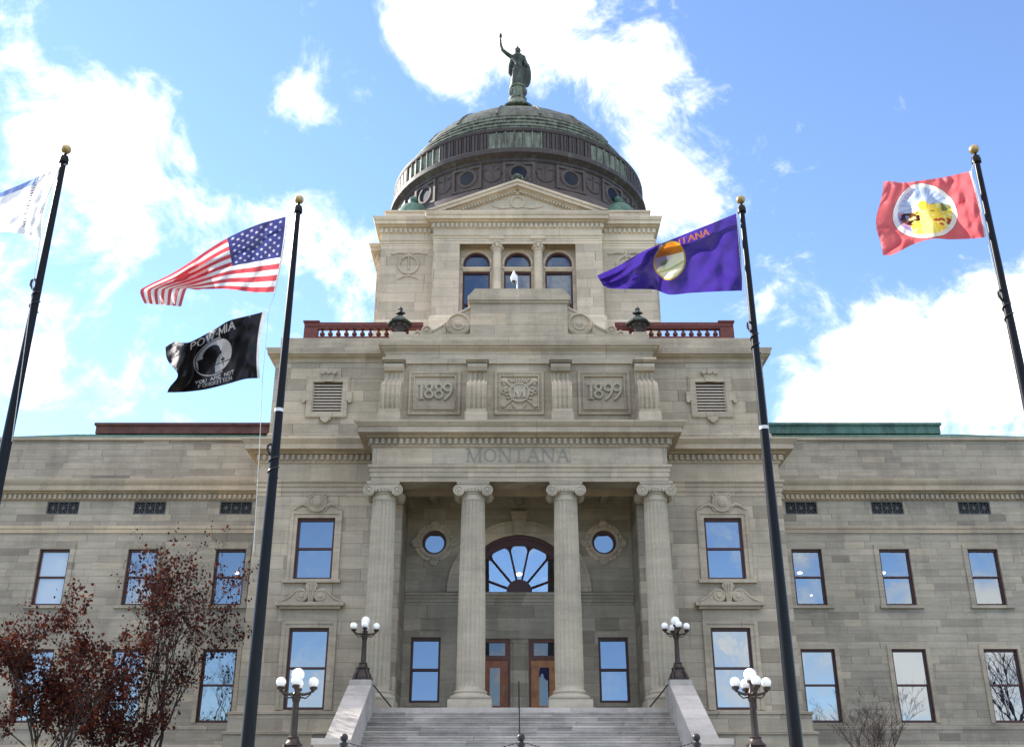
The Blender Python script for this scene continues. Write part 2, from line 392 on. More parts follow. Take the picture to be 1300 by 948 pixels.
            for k in range(N):
                a, b = out[k], out[(k+1)%N]
                s.quad((a[0],Y,a[1]),(a[0],Y+depth,a[1]),(b[0],Y+depth,b[1]),(b[0],Y,b[1]), mr)
    def spiral(s, cx, cz, y, r0, r1, turns, th, a0=0, sgn=1, n=40, m=0):
        pts = []
        for k in range(n+1):
            t = k/n; a = a0+sgn*turns*2*PI*t; r = r0+(r1-r0)*t
            pts.append((cx+r*math.cos(a), y, cz+r*math.sin(a)))
        s.tube(pts, th, 6, m)

WORLD = {}     # world location of every object
def link(o, loc, parent=None):
    COL.objects.link(o); WORLD[o.name] = Vector(loc)
    if parent: o.parent = parent; o.location = Vector(loc)-WORLD[parent.name]
    else: o.location = loc
    return o
def tag(o, label=None, cat=None, group=None, kind=None):
    if label: o['label'] = label
    if cat: o['category'] = cat
    if group: o['group'] = group
    if kind: o['kind'] = kind
    return o
def thing(name, loc, label, cat, group=None):
    o = bpy.data.objects.new(name, None); o.empty_display_size = .3
    link(o, loc); return tag(o, label, cat, group)
def build(mb, name, mats, parent=None, off=(0,0,0), smooth=35, recalc=True, origin=None):
    if not isinstance(mats, (list, tuple)): mats = [mats]
    off = Vector(off); V = [Vector(p)+off for p in mb.v]
    lo = Vector((min(p[i] for p in V) for i in range(3))); hi = Vector((max(p[i] for p in V) for i in range(3)))
    c = Vector(((lo.x+hi.x)/2, (lo.y+hi.y)/2, lo.z)) if origin is None else Vector(origin)
    me = bpy.data.meshes.new(name); me.from_pydata([p-c for p in V], [], mb.f)
    for mm in mats: me.materials.append(mm if not isinstance(mm, str) else M[mm])
    me.polygons.foreach_set('material_index', mb.m)
    if recalc:
        bm = bmesh.new(); bm.from_mesh(me); bmesh.ops.recalc_face_normals(bm, faces=bm.faces); bm.to_mesh(me); bm.free()
    if smooth:
        me.polygons.foreach_set('use_smooth', [True]*len(me.polygons)); me.set_sharp_from_angle(angle=math.radians(smooth))
    me.update()
    o = bpy.data.objects.new(name, me)
    return link(o, c, parent)
def dup(o, delta, parent=None):              # copies a thing with its parts and sub-parts
    c = o.copy(); loc = WORLD[o.name]+Vector(delta)
    COL.objects.link(c); WORLD[c.name] = loc
    if parent: c.parent = parent; c.location = o.location
    else: c.location = loc
    for ch in list(o.children): dup(ch, delta, c)
    return c

# ------------------------------------------------------------ ground
def gz(y):                                   # the lawn climbs from the street to the terrace before the building
    t = min(1, max(0, (y-3)/21)); return 2.16*t*t*(3-2*t)
mb = MB(); ys = [-1500,-200,-40,-10,0,3,6,9,12,15,18,21,24,30,40,60,90,200,1500]; xs = [-1500,-200,-60,-30,-12,0,12,30,60,200,1500]
for y in ys:
    for x in xs: mb.v.append((x, y, gz(y)))
n = len(xs)
for j in range(len(ys)-1):
    for i in range(n-1): mb.f.append((j*n+i, j*n+i+1, (j+1)*n+i+1, (j+1)*n+i)); mb.m.append(0)
m, t, b = mat('autumn_lawn'); g = t.node('ShaderNodeNewGeometry')
t.link(t.mix(t.noise(g.outputs['Position'], .8, 6, .65), (.055,.06,.022), (.13,.11,.05)), b.inputs['Base Color']); b.inputs['Roughness'].default_value = .95
tag(build(mb, 'lawn', m), kind='structure')
mb = MB(); mb.box(-9, 9, 23.5, 35.4, 2.10, 2.166)
tag(build(mb, 'terrace_paving', simple('concrete_paving', (.36,.34,.31), .85, var=.2, scale=1.5)), kind='structure')

# ------------------------------------------------------------ the building
X0 = .33
OFF = (X0, 0, 0)
BLD = thing('capitol_building', (X0, 44, 2.16), 'grey and tan sandstone capitol with columned portico, square tower and green copper dome', 'building')
def part(mb, name, mats, parent=None, label=None, smooth=35, recalc=True):
    o = build(mb, name, mats, parent or BLD, OFF, smooth, recalc)
    if label: o['label'] = label
    return o

WALLY, PAVX, ATTX = 44.0, 11.63, 11.45
def entab(mb, path, top=16.98, k=1.0, dent=True, arch=True):
    z = top-17.02
    pr = []
    if arch: pr += [(0,14.5),(.02,14.5),(.02,14.70),(.06,14.70),(.06,14.92),(.10,14.92),(.10,15.06),(.17,15.12),(.17,15.22),(.015,15.24)]
    pr += [(.015,15.98),(.10,16.04),(.10,16.12),(.10,16.38),(.30*k,16.42),(.30*k,16.47),(.62*k,16.52),(.62*k,16.74),(.66*k,16.77),(.80*k,16.94),(.80*k,17.0),(-.02,17.03)]
    mb.sweep(path, [(o, q+z) for o, q in pr])
    if dent: mb.dentils(path, .09, .235*min(1, k+.15), 16.13+z, 16.375+z, .135, .125)

def lit_room(fr, xc, z0, z1, h, Y, lamp):      # a dim room with a hanging bowl lamp behind clear glass
    mb = MB(); mb.quad((xc-h-.3,Y+.9,z0-.3),(xc+h+.3,Y+.9,z0-.3),(xc+h+.3,Y+.9,z1+.3),(xc-h-.3,Y+.9,z1+.3)); mb.quad((xc-h-.3,Y+.36,z1+.3),(xc+h+.3,Y+.36,z1+.3),(xc+h+.3,Y+.9,z1+.3),(xc-h-.3,Y+.9,z1+.3))
    part(mb, 'room_wall', 'room', fr)
    for (u, v, r) in lamp:
        mb = MB(); mb.ell((xc+u*h, Y+.6, z0+v*(z1-z0)), (r,r,r*.5), 14, 8); part(mb, 'room_lamp', 'lit', fr)
def window(xc, z0, z1, w, Y, parent=None, glassm='glass', surround='wing', sw=.22, sill=True, kind='plain', bar=True, tilt=0., lamp=None):
    h = w/2-.004; f = .095; z0 += .004; z1 -= .004
    mb = MB()
    mb.box(xc-h, xc-h+f, Y+.10, Y+.25, z0, z1); mb.box(xc+h-f, xc+h, Y+.10, Y+.25, z0, z1)
    mb.box(xc-h+f, xc+h-f, Y+.10, Y+.25, z1-.12, z1); mb.box(xc-h+f, xc+h-f, Y+.10, Y+.25, z0, z0+.11)
    mid = (z0+z1)/2+.02
    if bar: mb.box(xc-h+f, xc+h-f, Y+.13, Y+.24, mid-.045, mid+.045)
    fr = part(mb, 'window', 'redwood', parent)
    mb = MB()
    for (a, b_, yo) in ((z0+.11, mid-.045, .215), (mid+.045, z1-.12, .18)) if bar else ((z0+.11, z1-.12, .19),):
        tx, tz = random.uniform(-.006,.006), random.uniform(-.005,.005)+tilt
        mb.quad((xc-h+f,Y+yo-tx,a),(xc+h-f,Y+yo+tx,a),(xc+h-f,Y+yo+tx+tz,b_),(xc-h+f,Y+yo-tx+tz,b_))
    part(mb, 'pane', 'glassclear' if lamp else glassm, fr, smooth=0)
    if lamp: lit_room(fr, xc, z0, z1, h, Y, lamp)
    if surround:
        mb = MB(); q = Y-.05
        mb.box(xc-h-sw, xc-h, q, Y+.02, z0, z1); mb.box(xc+h, xc+h+sw, q, Y+.02, z0, z1)
        mb.box(xc-h-sw, xc+h+sw, q, Y+.02, z1, z1+sw)
        part(mb, 'surround', surround, fr)
        if sill:
            mb = MB(); mb.box(xc-h-sw-.06, xc+h+sw+.06, Y-.14, Y+.2, z0-.14, z0-.001)
            part(mb, 'sill', surround, fr)
    return fr

# --- wings
WY = 50.0
for sgn in (-1, 1):
    wins_u = [14.2, 18.53, 22.9, 27.25, 31.6]; ops = []
    for x in wins_u:
        ops += [('rect', sgn*x-.75, sgn*x+.75, 10.73, 13.5), ('rect', sgn*x-.82, sgn*x+.82, 5.36, 8.69), ('rect', sgn*x-.81, sgn*x+.81, 15.27, 15.93)]
    xa, xb = sorted((sgn*PAVX, sgn*34.0))
    mb = MB(); mb.wall(xa, xb, 1.8, 16.1, WY, ops, .32)
    xo = sgn*34.0
    mb.quad((xo,WY,1.8),(xo,WY+22,1.8),(xo,WY+22,19.35),(xo,WY,19.35))
    mb.quad((xa,WY+.12,16.9),(xb,WY+.12,16.9),(xb,WY+.12,19.2),(xa,WY+.12,19.2))
    part(mb, 'wing_wall', 'wing')
    path = [(xa,WY),(xb,WY)]
    mb = MB()
    pr = [(0,14.28),(.05,14.3),(.05,14.5),(.09,14.52),(.09,14.66),(.0,14.68)]
    mb.sweep(path, pr)
    pr = [(0,15.98),(.08,16.0),(.08,16.28),(.22,16.31),(.22,16.36),(.40,16.40),(.40,16.66),(.44,16.69),(.54,16.9),(.54,16.97),(-.14,17.0)]
    mb.sweep(path, pr); mb.dentils(path, .07, .19, 16.03, 16.26, .13, .12)
    part(mb, 'cornice', 'wtrim')
    mb = MB(); mb.box(xa, xb, WY-.0, WY+.55, 19.201, 19.36); part(mb, 'coping', 'trim')
    mb = MB(); mb.sweep(path, [(0,1.8),(.22,1.8),(.22,4.3),(.14,4.4),(.14,5.02),(.17,5.06),(.17,5.18),(.0,5.21)]); part(mb, 'plinth', 'wing')
    for i, x in enumerate(wins_u):
        gm = 'glassblind' if (sgn == -1 and i == 2) else 'glass'
        window(sgn*x, 10.73, 13.5, 1.5, WY, glassm=gm, surround='wing', sw=.24, lamp={(1,0):[(-.35,.62,.13),(.25,.22,.07)],(1,1):[(-.62,.62,.13)],(1,2):[(-.72,.62,.10)],(-1,0):[(.3,.62,.12)]}.get((sgn,i)))
        window(sgn*x, 5.36, 8.69, 1.64, WY, glassm='glass', surround='trim', sw=.2, sill=False)
        mb = MB(); a, b_ = sgn*x-.81, sgn*x+.81
        mb.box(a, a+.05, WY+.03, WY+.1, 15.27, 15.93); mb.box(b_-.05, b_, WY+.03, WY+.1, 15.27, 15.93)
        mb.box(a+.05, b_-.05, WY+.03, WY+.1, 15.27, 15.32); mb.box(a+.05, b_-.05, WY+.03, WY+.1, 15.88, 15.93)
        for k in range(3):
            u0 = a+.05+k*(1.52/3); u1 = u0+1.52/3; zm = 15.60; um = (u0+u1)/2
            for p, q in (((u0,15.32),(u1,15.88)),((u0,15.88),(u1,15.32)),((um,15.32),(um,15.88)),((u0,zm),(u1,zm))):
                mb.tube([(p[0],WY+.06,p[1]),(q[0],WY+.06,q[1])], .016, 4)
            mb.lathe_y(um, zm, [(.07,WY+.04),(.07,WY+.08)], 10)
            if k: mb.box(u0-.018, u0+.018, WY+.035, WY+.09, 15.32, 15.88)
        gr = part(mb, 'grille', 'iron_grey')
        mb = MB(); mb.quad((a,WY+.2,15.27),(b_,WY+.2,15.27),(b_,WY+.2,15.93),(a,WY+.2,15.93)); part(mb, 'grille_shade_sheet', simple('grille_shade',(.05,.055,.06),.8), gr)  # dark grey sheet paints the shade behind the bars
    # hipped roof behind the parapet
    s = sgn
    zb = 19.25; r0 = [(s*11.7,50.5,zb),(s*33.8,50.5,zb),(s*33.8,72,zb),(s*11.7,72,zb)]
    t0 = [(s*12.0,54.2,20.98),(s*24.6,54.2,20.98),(s*24.6,68,20.98),(s*12.0,68,20.98)]
    mb = MB(); mb.add(r0+t0, [(0,1,5,4),(1,2,6,5),(2,3,7,6),(3,0,4,7),(4,5,6,7)])
    for k in range(36):                       # standing seams
        f_ = k/35; pa = Vector(r0[0]).lerp(Vector(r0[1]), f_); pb = Vector(t0[0]).lerp(Vector(t0[1]), f_)
        mb.tube([pa, pb], .035, 4)
    rf = part(mb, 'roof', 'cop_green')
    mb = MB(); xa_, xb_ = sorted((s*12.4, s*23.6)); mb.box(xa_, xb_, 53.9, 67, 20.95, 21.42); mb.box(xa_-.08, xb_+.08, 53.8, 67.1, 21.42, 21.56)
    part(mb, 'roof_curb', 'rust' if s < 0 else 'cop_green', rf)

# --- pavilion walls
mb = MB(); ops = [('rect', -5.15, 5.15, 5.27, 15.0)]
for s in (-1, 1): ops += [('rect', s*8.93-.83, s*8.93+.83, 10.75, 13.47), ('rect', s*8.88-.84, s*8.88+.84, 5.42, 8.72)]
mb.wall(-PAVX, PAVX, 5.27, 16.2, WALLY, ops, .34)
for s in (-1, 1): mb.quad((s*PAVX,WALLY,1.8),(s*PAVX,60,1.8),(s*PAVX,60,17.0),(s*PAVX,WALLY,17.0))
part(mb, 'pavilion_wall', 'main')
for pth in ([(-PAVX,50),(-PAVX,WALLY),(-6.4,WALLY)], [(6.4,WALLY),(PAVX,WALLY),(PAVX,50)]):
    mb = MB(); mb.sweep(pth, [(0,1.8),(.34,1.8),(.34,4.42),(.42,4.46),(.42,4.56),(.24,4.6),(.24,5.2),(.30,5.24),(.30,5.33),(0,5.38)])
    part(mb, 'plinth', 'main')
path = [(-PAVX,50.0),(-PAVX,WALLY),(PAVX,WALLY),(PAVX,50.0)]
mb = MB(); entab(mb, path); part(mb, 'cornice', 'wtrim')
mb = MB(); mb.quad((-PAVX-.05,43.9,17.0),(PAVX+.05,43.9,17.0),(PAVX+.05,60,17.0),(-PAVX-.05,60,17.0)); part(mb, 'cornice_top', 'trim')

def scroll_pediment(xc, zb, Y, mb):
    mb.box(xc-1.30, xc+1.30, Y-.22, Y, zb-.12, zb-.001); mb.box(xc-1.45, xc+1.45, Y-.36, Y, zb, zb+.15)
    zt = zb+.151
    for s in (-1, 1):
        top = [(1.32,.05),(1.1,.12),(.9,.24),(.72,.42),(.55,.55),(.40,.56)]
        pl = [(xc+s*x, zt+z) for x, z in top]+[(xc+s*.40, zt), (xc+s*1.32, zt)]
        mb.prism_xz(pl if s < 0 else pl[::-1], Y-.16, Y)
        mb.tube([(xc+s*x, Y-.16, zt+z) for x, z in top], .05, 6)
        mb.lathe_y(xc+s*.40, zt+.30, [(.27,Y),(.27,Y-.18),(.21,Y-.21),(.19,Y-.18),(.1,Y-.18),(.09,Y-.24)], 20)
    mb.prism_xz([(xc-.10,zt),(xc+.10,zt),(xc+.15,zt+.42),(xc+.26,zt+.72),(xc+.20,zt+.86),(xc-.20,zt+.86),(xc-.26,zt+.72),(xc-.15,zt+.42)], Y-.2, Y)
    for q in (-.12, 0, .12): mb.tube([(xc+q*.5, Y-.2, zt+.1), (xc+q, Y-.23, zt+.8)], .035, 6)
for s in (-1, 1):
    xc = s*8.93
    w = window(xc, 10.75, 13.47, 1.66, WALLY, surround=None)
    mb = MB(); h = .83; q = WALLY
    for d, a0, a1 in ((.05, 0, .16), (.09, .16, .30)):
        mb.box(xc-h-a1, xc-h-a0, q-d, q+.02, 10.75, 13.47+a0); mb.box(xc+h+a0, xc+h+a1, q-d, q+.02, 10.75, 13.47+a0)
        mb.box(xc-h-a1, xc+h+a1, q-d, q+.02, 13.47+a0, 13.47+a1)
    part(mb, 'surround', 'trim', w)
    mb = MB(); mb.box(xc-1.25, xc+1.25, q-.2, q+.2, 10.60, 10.749); part(mb, 'sill', 'trim', w)
    mb = MB()                                 # cartouche over the window head
    mb.ell((xc, q-.08, 14.12), (.40,.16,.42)); mb.ell((xc, q-.18, 14.14), (.24,.12,.27))
    mb.spiral(xc, 14.12, q-.14, .40, .38, 1, .05)
    for k in (-1, 1):
        mb.spiral(xc+k*.30, 14.46, q-.12, .13, .05, 1.2, .045, a0=PI/2, sgn=k)
        mb.spiral(xc+k*.34, 13.86, q-.1, .12, .05, 1.2, .045, a0=-PI/2, sgn=-k)
        mb.tube([(xc+k*.38,q-.08,13.95),(xc+k*.6,q-.09,14.06),(xc+k*.8,q-.08,14.0),(xc+k*.98,q-.06,13.86),(xc+k*1.1,q-.05,13.8)], [.09,.1,.08,.06,.04], 7)
        mb.prism_xz([(xc+k*.35,13.772),(xc+k*1.1,13.772),(xc+k*.85,13.98),(xc+k*.4,14.05)][::k], q-.07, q)
    part(mb, 'cartouche', 'trim', w)
    xl = s*8.88
    w = window(xl, 5.42, 8.72, 1.68, WALLY, surround=None)
    mb = MB(); h = .84
    for d, a0, a1 in ((.05, 0, .16), (.09, .16, .32)):
        mb.box(xl-h-a1, xl-h-a0, q-d, q+.02, 5.42, 8.72+a0); mb.box(xl+h+a0, xl+h+a1, q-d, q+.02, 5.42, 8.72+a0)
        mb.box(xl-h-a1, xl+h+a1, q-d, q+.02, 8.72+a0, 8.72+a1)
    mb.box(xl-1.13, xl+1.13, q-.04, q, 9.041, 9.47)
    part(mb, 'surround', 'trim', w)
    mb = MB(); scroll_pediment(s*8.9, 9.6, q, mb); part(mb, 'scroll_pediment', 'trim', w)

# --- dark planes added behind the window walls to stop sky light leaking through gaps
for s in (-1, 1):
    mb = MB(); a, b_ = sorted((s*11.5, s*34.0)); mb.quad((a,51.3,2),(b_,51.3,2),(b_,51.3,19),(a,51.3,19)); mb.quad((a,51.3,19),(b_,51.3,19),(b_,50.4,19),(a,50.4,19)); part(mb, 'leak_backing', 'room')
    mb = MB(); a, b_ = sorted((s*5.3, s*11.6)); mb.quad((a,45.2,2),(b_,45.2,2),(b_,45.2,17),(a,45.2,17)); part(mb, 'leak_backing', 'room')
mb = MB(); mb.quad((-6,47.5,2),(6,47.5,2),(6,47.5,16),(-6,47.5,16)); part(mb, 'leak_backing', 'room')
mb = MB(); mb.quad((-5.5,54.2,20),(5.5,54.2,20),(5.5,54.2,34),(-5.5,54.2,34)); part(mb, 'leak_backing', 'room')

# --- portico
PF = 41.8; PX = 6.3
path = [(-PX,WALLY),(-PX,PF),(PX,PF),(PX,WALLY)]
mb = MB(); entab(mb, path); part(mb, 'portico_entablature', 'entab', label='pale frieze band cut with MONTANA over the portico columns')
mb = MB()
mb.box(-PX+.03, PX-.03, PF+.03, 43.05, 14.503, 15.9)
for s in (-1, 1):
    a, b_ = sorted((s*5.15, s*(PX-.03))); mb.box(a, b_, 43.06, 43.98, 14.503, 15.9)
mb.box(-5.14, 5.14, 43.06, 46.28, 14.95, 15.3)
for k in range(-2, 3): mb.box(k*1.95-.16, k*1.95+.16, 43.06, 46.28, 14.72, 14.949)
mb.box(-PX-.1, PX+.1, PF-.1, 44.2, 16.9, 16.985)
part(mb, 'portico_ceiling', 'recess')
RY = 46.3
mb = MB()
ops = [('arch', 0, 2.6, 10.68, 10.68)]
for s in (-1, 1): ops += [('circ', s*3.89, 12.92, .56), ('rect', s*4.14-.66, s*4.14+.66, 5.9, 8.68), ('rect', s*1.08-.68, s*1.08+.68, 5.28, 8.6)]
mb.wall(-5.15, 5.15, 5.27, 15.0, RY, ops, .3)
for s in (-1, 1): mb.quad((s*5.15,WALLY+.34,5.27),(s*5.15,RY,5.27),(s*5.15,RY,15),(s*5.15,WALLY+.34,15))
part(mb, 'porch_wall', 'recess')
mb = MB()                                     # string course, panels and pilaster strips of the porch wall
for a, b_ in ((-5.14,5.14),):
    mb.sweep([(a,RY),(b_,RY)], [(0,10.22),(.05,10.22),(.05,10.34),(.10,10.38),(.10,10.48),(.17,10.52),(.17,10.62),(0,10.67)])
for s in (-1, 1):
    mb.arc_band(s*0, 10.68, 0,0.001,0,.1, RY, RY+.01, 1)
    xc = s*4.16
    mb.box(xc-.58, xc-.52, RY-.03, RY, 9.0, 9.55); mb.box(xc+.52, xc+.58, RY-.03, RY, 9.0, 9.55); mb.box(xc-.52, xc+.52, RY-.03, RY, 9.49, 9.55); mb.box(xc-.52, xc+.52, RY-.03, RY, 9.0, 9.06)
    mb.box(s*3.15-.16, s*3.15+.16, RY-.02, RY, 10.8, 11.4)
mb.box(-2.0, 2.0, RY-.04, RY, 8.62, 9.35)
mb.box(-.27, .27, RY-.08, RY, 5.28, 8.4); mb.box(-.33, .33, RY-.10, RY, 8.401, 8.55); mb.box(-.33, .33, RY-.10, RY, 5.27, 5.6)
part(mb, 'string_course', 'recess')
mb = MB()
mb.arc_band(0, 10.68, 2.6, 3.12, 0, PI, RY-.06, RY+.01, 40); mb.arc_band(0, 10.68, 3.12, 3.26, 0, PI, RY-.11, RY+.01, 40)
mb.prism_xz([(-.24,13.27),(.24,13.27),(.36,14.25),(-.36,14.25)], RY-.2, RY)
mb.box(-.42, .42, RY-.24, RY, 14.251, 14.36)
ARCH = part(mb, 'arch_surround', 'trim')
# fanlight
mb = MB(); y0, y1 = RY+.1, RY+.2
mb.arc_band(0, 10.68, 2.16, 2.595, 0, PI, y0, y1+.05, 40); mb.arc_band(0, 10.68, 2.42, 2.59, 0, PI, y0-.05, y0-.001, 40)
mb.arc_band(0, 10.68, 0, .58, 0, PI, y0, y1, 20)
for k in range(6):
    a = math.radians((20, 50, 77.5, 102.5, 130, 160)[k]); c, q = math.cos(a), math.sin(a)
    mb.tube([(.5*c, y0+.05, 10.68+.5*q), (2.3*c, y0+.05, 10.68+2.3*q)], .05, 6)
    for e in (-1, 1):                         # rounded shoulders where the rays meet the rim
        b0 = a+e*.12; b1 = a+e*.02
        mb.prism_xz([(2.2*math.cos(b0), 10.68+2.2*math.sin(b0)), (2.2*math.cos(b1), 10.68+2.2*math.sin(b1)), (1.9*math.cos(b1), 10.68+1.9*math.sin(b1)), (2.06*math.cos(a+e*.05), 10.68+2.06*math.sin(a+e*.05))][::(-1 if e > 0 else 1)], y0+.02, y1)
for a in (35, 145):
    a = math.radians(a); mb.lathe_y(2.1*math.cos(a), 10.68+2.1*math.sin(a), [(.2,y0+.03),(.2,y1-.01)], 14)
fan = part(mb, 'fanlight', 'redwood')
mb = MB(); mb.prism_xz([(2.5*math.cos(PI*k/40), 10.68+2.5*math.sin(PI*k/40)) for k in range(41)], y1+.01, y1+.03); part(mb, 'pane', 'glassclear', fan, smooth=0)
lit_room(fan, 0, 10.7, 13.2, 2.5, RY, [(0,.36,.16)])
# round windows with carved rings
for s in (-1, 1):
    xc, zc = s*3.89, 12.92
    mb = MB(); mb.arc_band(xc, zc, .44, .56, 0, 2*PI, RY+.1, RY+.22, 36)
    rw = part(mb, 'round_window', 'redwood')
    mb = MB(); mb.prism_xz([(xc+.46*math.cos(2*PI*k/32), zc+.46*math.sin(2*PI*k/32)) for k in range(32)], RY+.19, RY+.21); part(mb, 'pane', 'glass', rw, smooth=0)
    mb = MB(); mb.arc_band(xc, zc, .56, .70, 0, 2*PI, RY-.13, RY+.01, 36); mb.arc_band(xc, zc, .70, .90, 0, 2*PI, RY-.06, RY+.01, 36)
    for k in range(4):
        a = PI/2*k; cx, cz = xc+.86*math.cos(a), zc+.86*math.sin(a)
        mb.lathe_y(cx, cz, [(.2,RY),(.2,RY-.10),(.12,RY-.14),(.1,RY-.1),(.04,RY-.12)], 14)
    for k in range(8):
        a = PI/8+PI/4*k; mb.ell((xc+.80*math.cos(a), RY-.04, zc+.80*math.sin(a)), (.13,.07,.13), 10, 6)
    part(mb, 'surround', 'trim', rw)
    window(s*4.14, 5.9, 8.68, 1.32, RY, surround=None, tilt=.062)
    mb = MB(); mb.box(s*4.14-.8, s*4.14+.8, RY-.1, RY+.2, 5.74, 5.899); part(mb, 'window_sill', 'recess')
# doors
for i, s in enumerate((-1, 1)):
    xc = s*1.08; y0 = RY+.08
    mb = MB()
    mb.box(xc-.675, xc-.58, y0, y0+.2, 5.285, 8.595); mb.box(xc+.58, xc+.675, y0, y0+.2, 5.285, 8.595)
    mb.box(xc-.58, xc+.58, y0, y0+.2, 8.46, 8.595); mb.box(xc-.58, xc+.58, y0, y0+.2, 7.72, 7.9)
    mb.box(xc-.58, xc-.44, y0+.04, y0+.16, 7.9, 8.46); mb.box(xc+.44, xc+.58, y0+.04, y0+.16, 7.9, 8.46)
    dr = part(mb, 'door', 'oakdark')
    mb = MB(); L = .57
    mb.box(xc-L, xc-.24, y0+.05, y0+.12, 5.29, 7.71); mb.box(xc+.24, xc+L, y0+.05, y0+.12, 5.29, 7.71)
    mb.box(xc-.24, xc+.24, y0+.05, y0+.12, 7.42, 7.71); mb.box(xc-.24, xc+.24, y0+.05, y0+.12, 5.29, 5.78)
    for a, b_, c, d in ((-.27,-.22,5.75,7.45),(.22,.27,5.75,7.45),(-.22,.22,7.40,7.45),(-.22,.22,5.75,5.80),(-.46,-.43,5.5,7.6),(.43,.46,5.5,7.6)): mb.box(xc+a, xc+b_, y0+.03, y0+.125, c, d)
    lf = part(mb, 'door_leaf', 'oak' if s > 0 else simple('reddish_oak', (.23,.075,.03), .4, var=.3, scale=3), dr)
    mb = MB(); mb.quad((xc-.24,y0+.09,5.78),(xc+.24,y0+.09,5.78),(xc+.24,y0+.09,7.42),(xc-.24,y0+.09,7.42)); mb.quad((xc-.44,y0+.1,7.9),(xc+.44,y0+.1,7.9),(xc+.44,y0+.1,8.46),(xc-.44,y0+.1,8.46))
    part(mb, 'pane', 'glassdoor', dr, smooth=0)
    mb = MB(); mb.tube([(xc-s*.40,y0+.0,6.2),(xc-s*.40,y0-.03,6.25),(xc-s*.40,y0-.03,6.6),(xc-s*.40,y0+.0,6.65)], .015); part(mb, 'handle', 'gold', dr)
# floor and plinth of the porch
mb = MB(); mb.box(-5.68, 5.68, 41.22, 46.9, 1.8, 5.27)
for s in (-1, 1):
    a, b_ = sorted((s*5.682, s*6.6)); mb.box(a, b_, 41.7, 43.98, 1.8, 5.268)
part(mb, 'porch_floor', 'granite')

def ionic(xc, parent):
    yc = 42.4; z0, z1 = 5.27, 14.5
    def flute(a, z):
        if z < 6.12 or z > 13.72: return 1
        t = abs(math.sin(a*10)); return 1-.125*(t**.6)
    zs = [5.98,6.05,6.10,6.13,6.2]+[6.2+(13.7-6.2)*k/9 for k in range(1, 10)]+[13.73,13.8,13.95]
    rr = lambda z: .575-.085*max(0, (z-7.5)/6.4)**1.25 if z > 7.5 else .575
    prof = [(rr(z)+(.05 if z < 6.0 else 0), z) for z in zs]
    mb = MB(); mb.lathe(xc, yc, prof, 160, rf=flute)
    col = part(mb, 'column', 'column', parent, smooth=50)
    mb = MB(); mb.box(xc-.86, xc+.86, yc-.86, yc+.86, z0, z0+.34)
    pf = [(.84,z0+.341)]+[(.74+.1*math.cos(a), z0+.44+.10*math.sin(a)) for a in (-1.2,-.6,0,.6,1.2)]+[(.70,z0+.56),(.66,z0+.60)]+[(.62+.06*math.cos(a), z0+.66+.06*math.sin(a)) for a in (-1,0,1)]+[(.6,z0+.74)]
    mb.lathe(xc, yc, pf, 48); part(mb, 'base', 'column', col)
    mb = MB()
    mb.box(xc-.70, xc+.70, yc-.60, yc+.60, 14.385, 14.498); mb.box(xc-.64, xc+.64, yc-.55, yc+.55, 14.32, 14.384)
    mb.lathe(xc, yc, [(.50,13.94),(.54,13.97),(.54,14.0),(.51,14.02),(.60,14.12),(.62,14.2),(.55,14.3)], 32)
    mb.box(xc-.62, xc+.62, yc-.57, yc-.45, 14.14, 14.319); mb.box(xc-.62, xc+.62, yc+.45, yc+.57, 14.14, 14.319)
    for s in (-1, 1):
        cx, cz = xc+s*.60, 14.10
        mb.lathe_y(cx, cz, [(.245,yc-.60),(.245,yc-.52),(.17,yc-.2),(.13,yc),(.17,yc+.2),(.245,yc+.52),(.245,yc+.60)], 24)
        for yy in (yc-.61, yc+.61):
            mb.spiral(cx, cz, yy, .225, .05, 2.1, .026, a0=PI/2, sgn=-s if yy < yc else -s, n=44)
            mb.ell((cx, yy, cz), (.06,.05,.06), 10, 6)
    for k in range(-2, 3): mb.ell((xc+k*.15, yc-.55, 14.10), (.055,.07,.085), 8, 6)
    part(mb, 'capital', 'column', col, smooth=40)
    return col
for xc in (-5.79, -1.98, 1.96, 5.79): ionic(xc, BLD)
# pilasters answering the outer columns
for s in (-1, 1):
    mb = MB(); a, b_ = sorted((s*5.16, s*6.0)); mb.box(a, b_, WALLY-.18, WALLY, 5.62, 14.02)
    a, b_ = sorted((s*5.10, s*6.06)); mb.box(a, b_, WALLY-.24, WALLY, 5.27, 5.619); mb.box(a, b_, WALLY-.26, WALLY, 14.021, 14.16); mb.box(a-.06, b_+.06, WALLY-.32, WALLY, 14.161, 14.5)
    part(mb, 'pilaster', 'main')

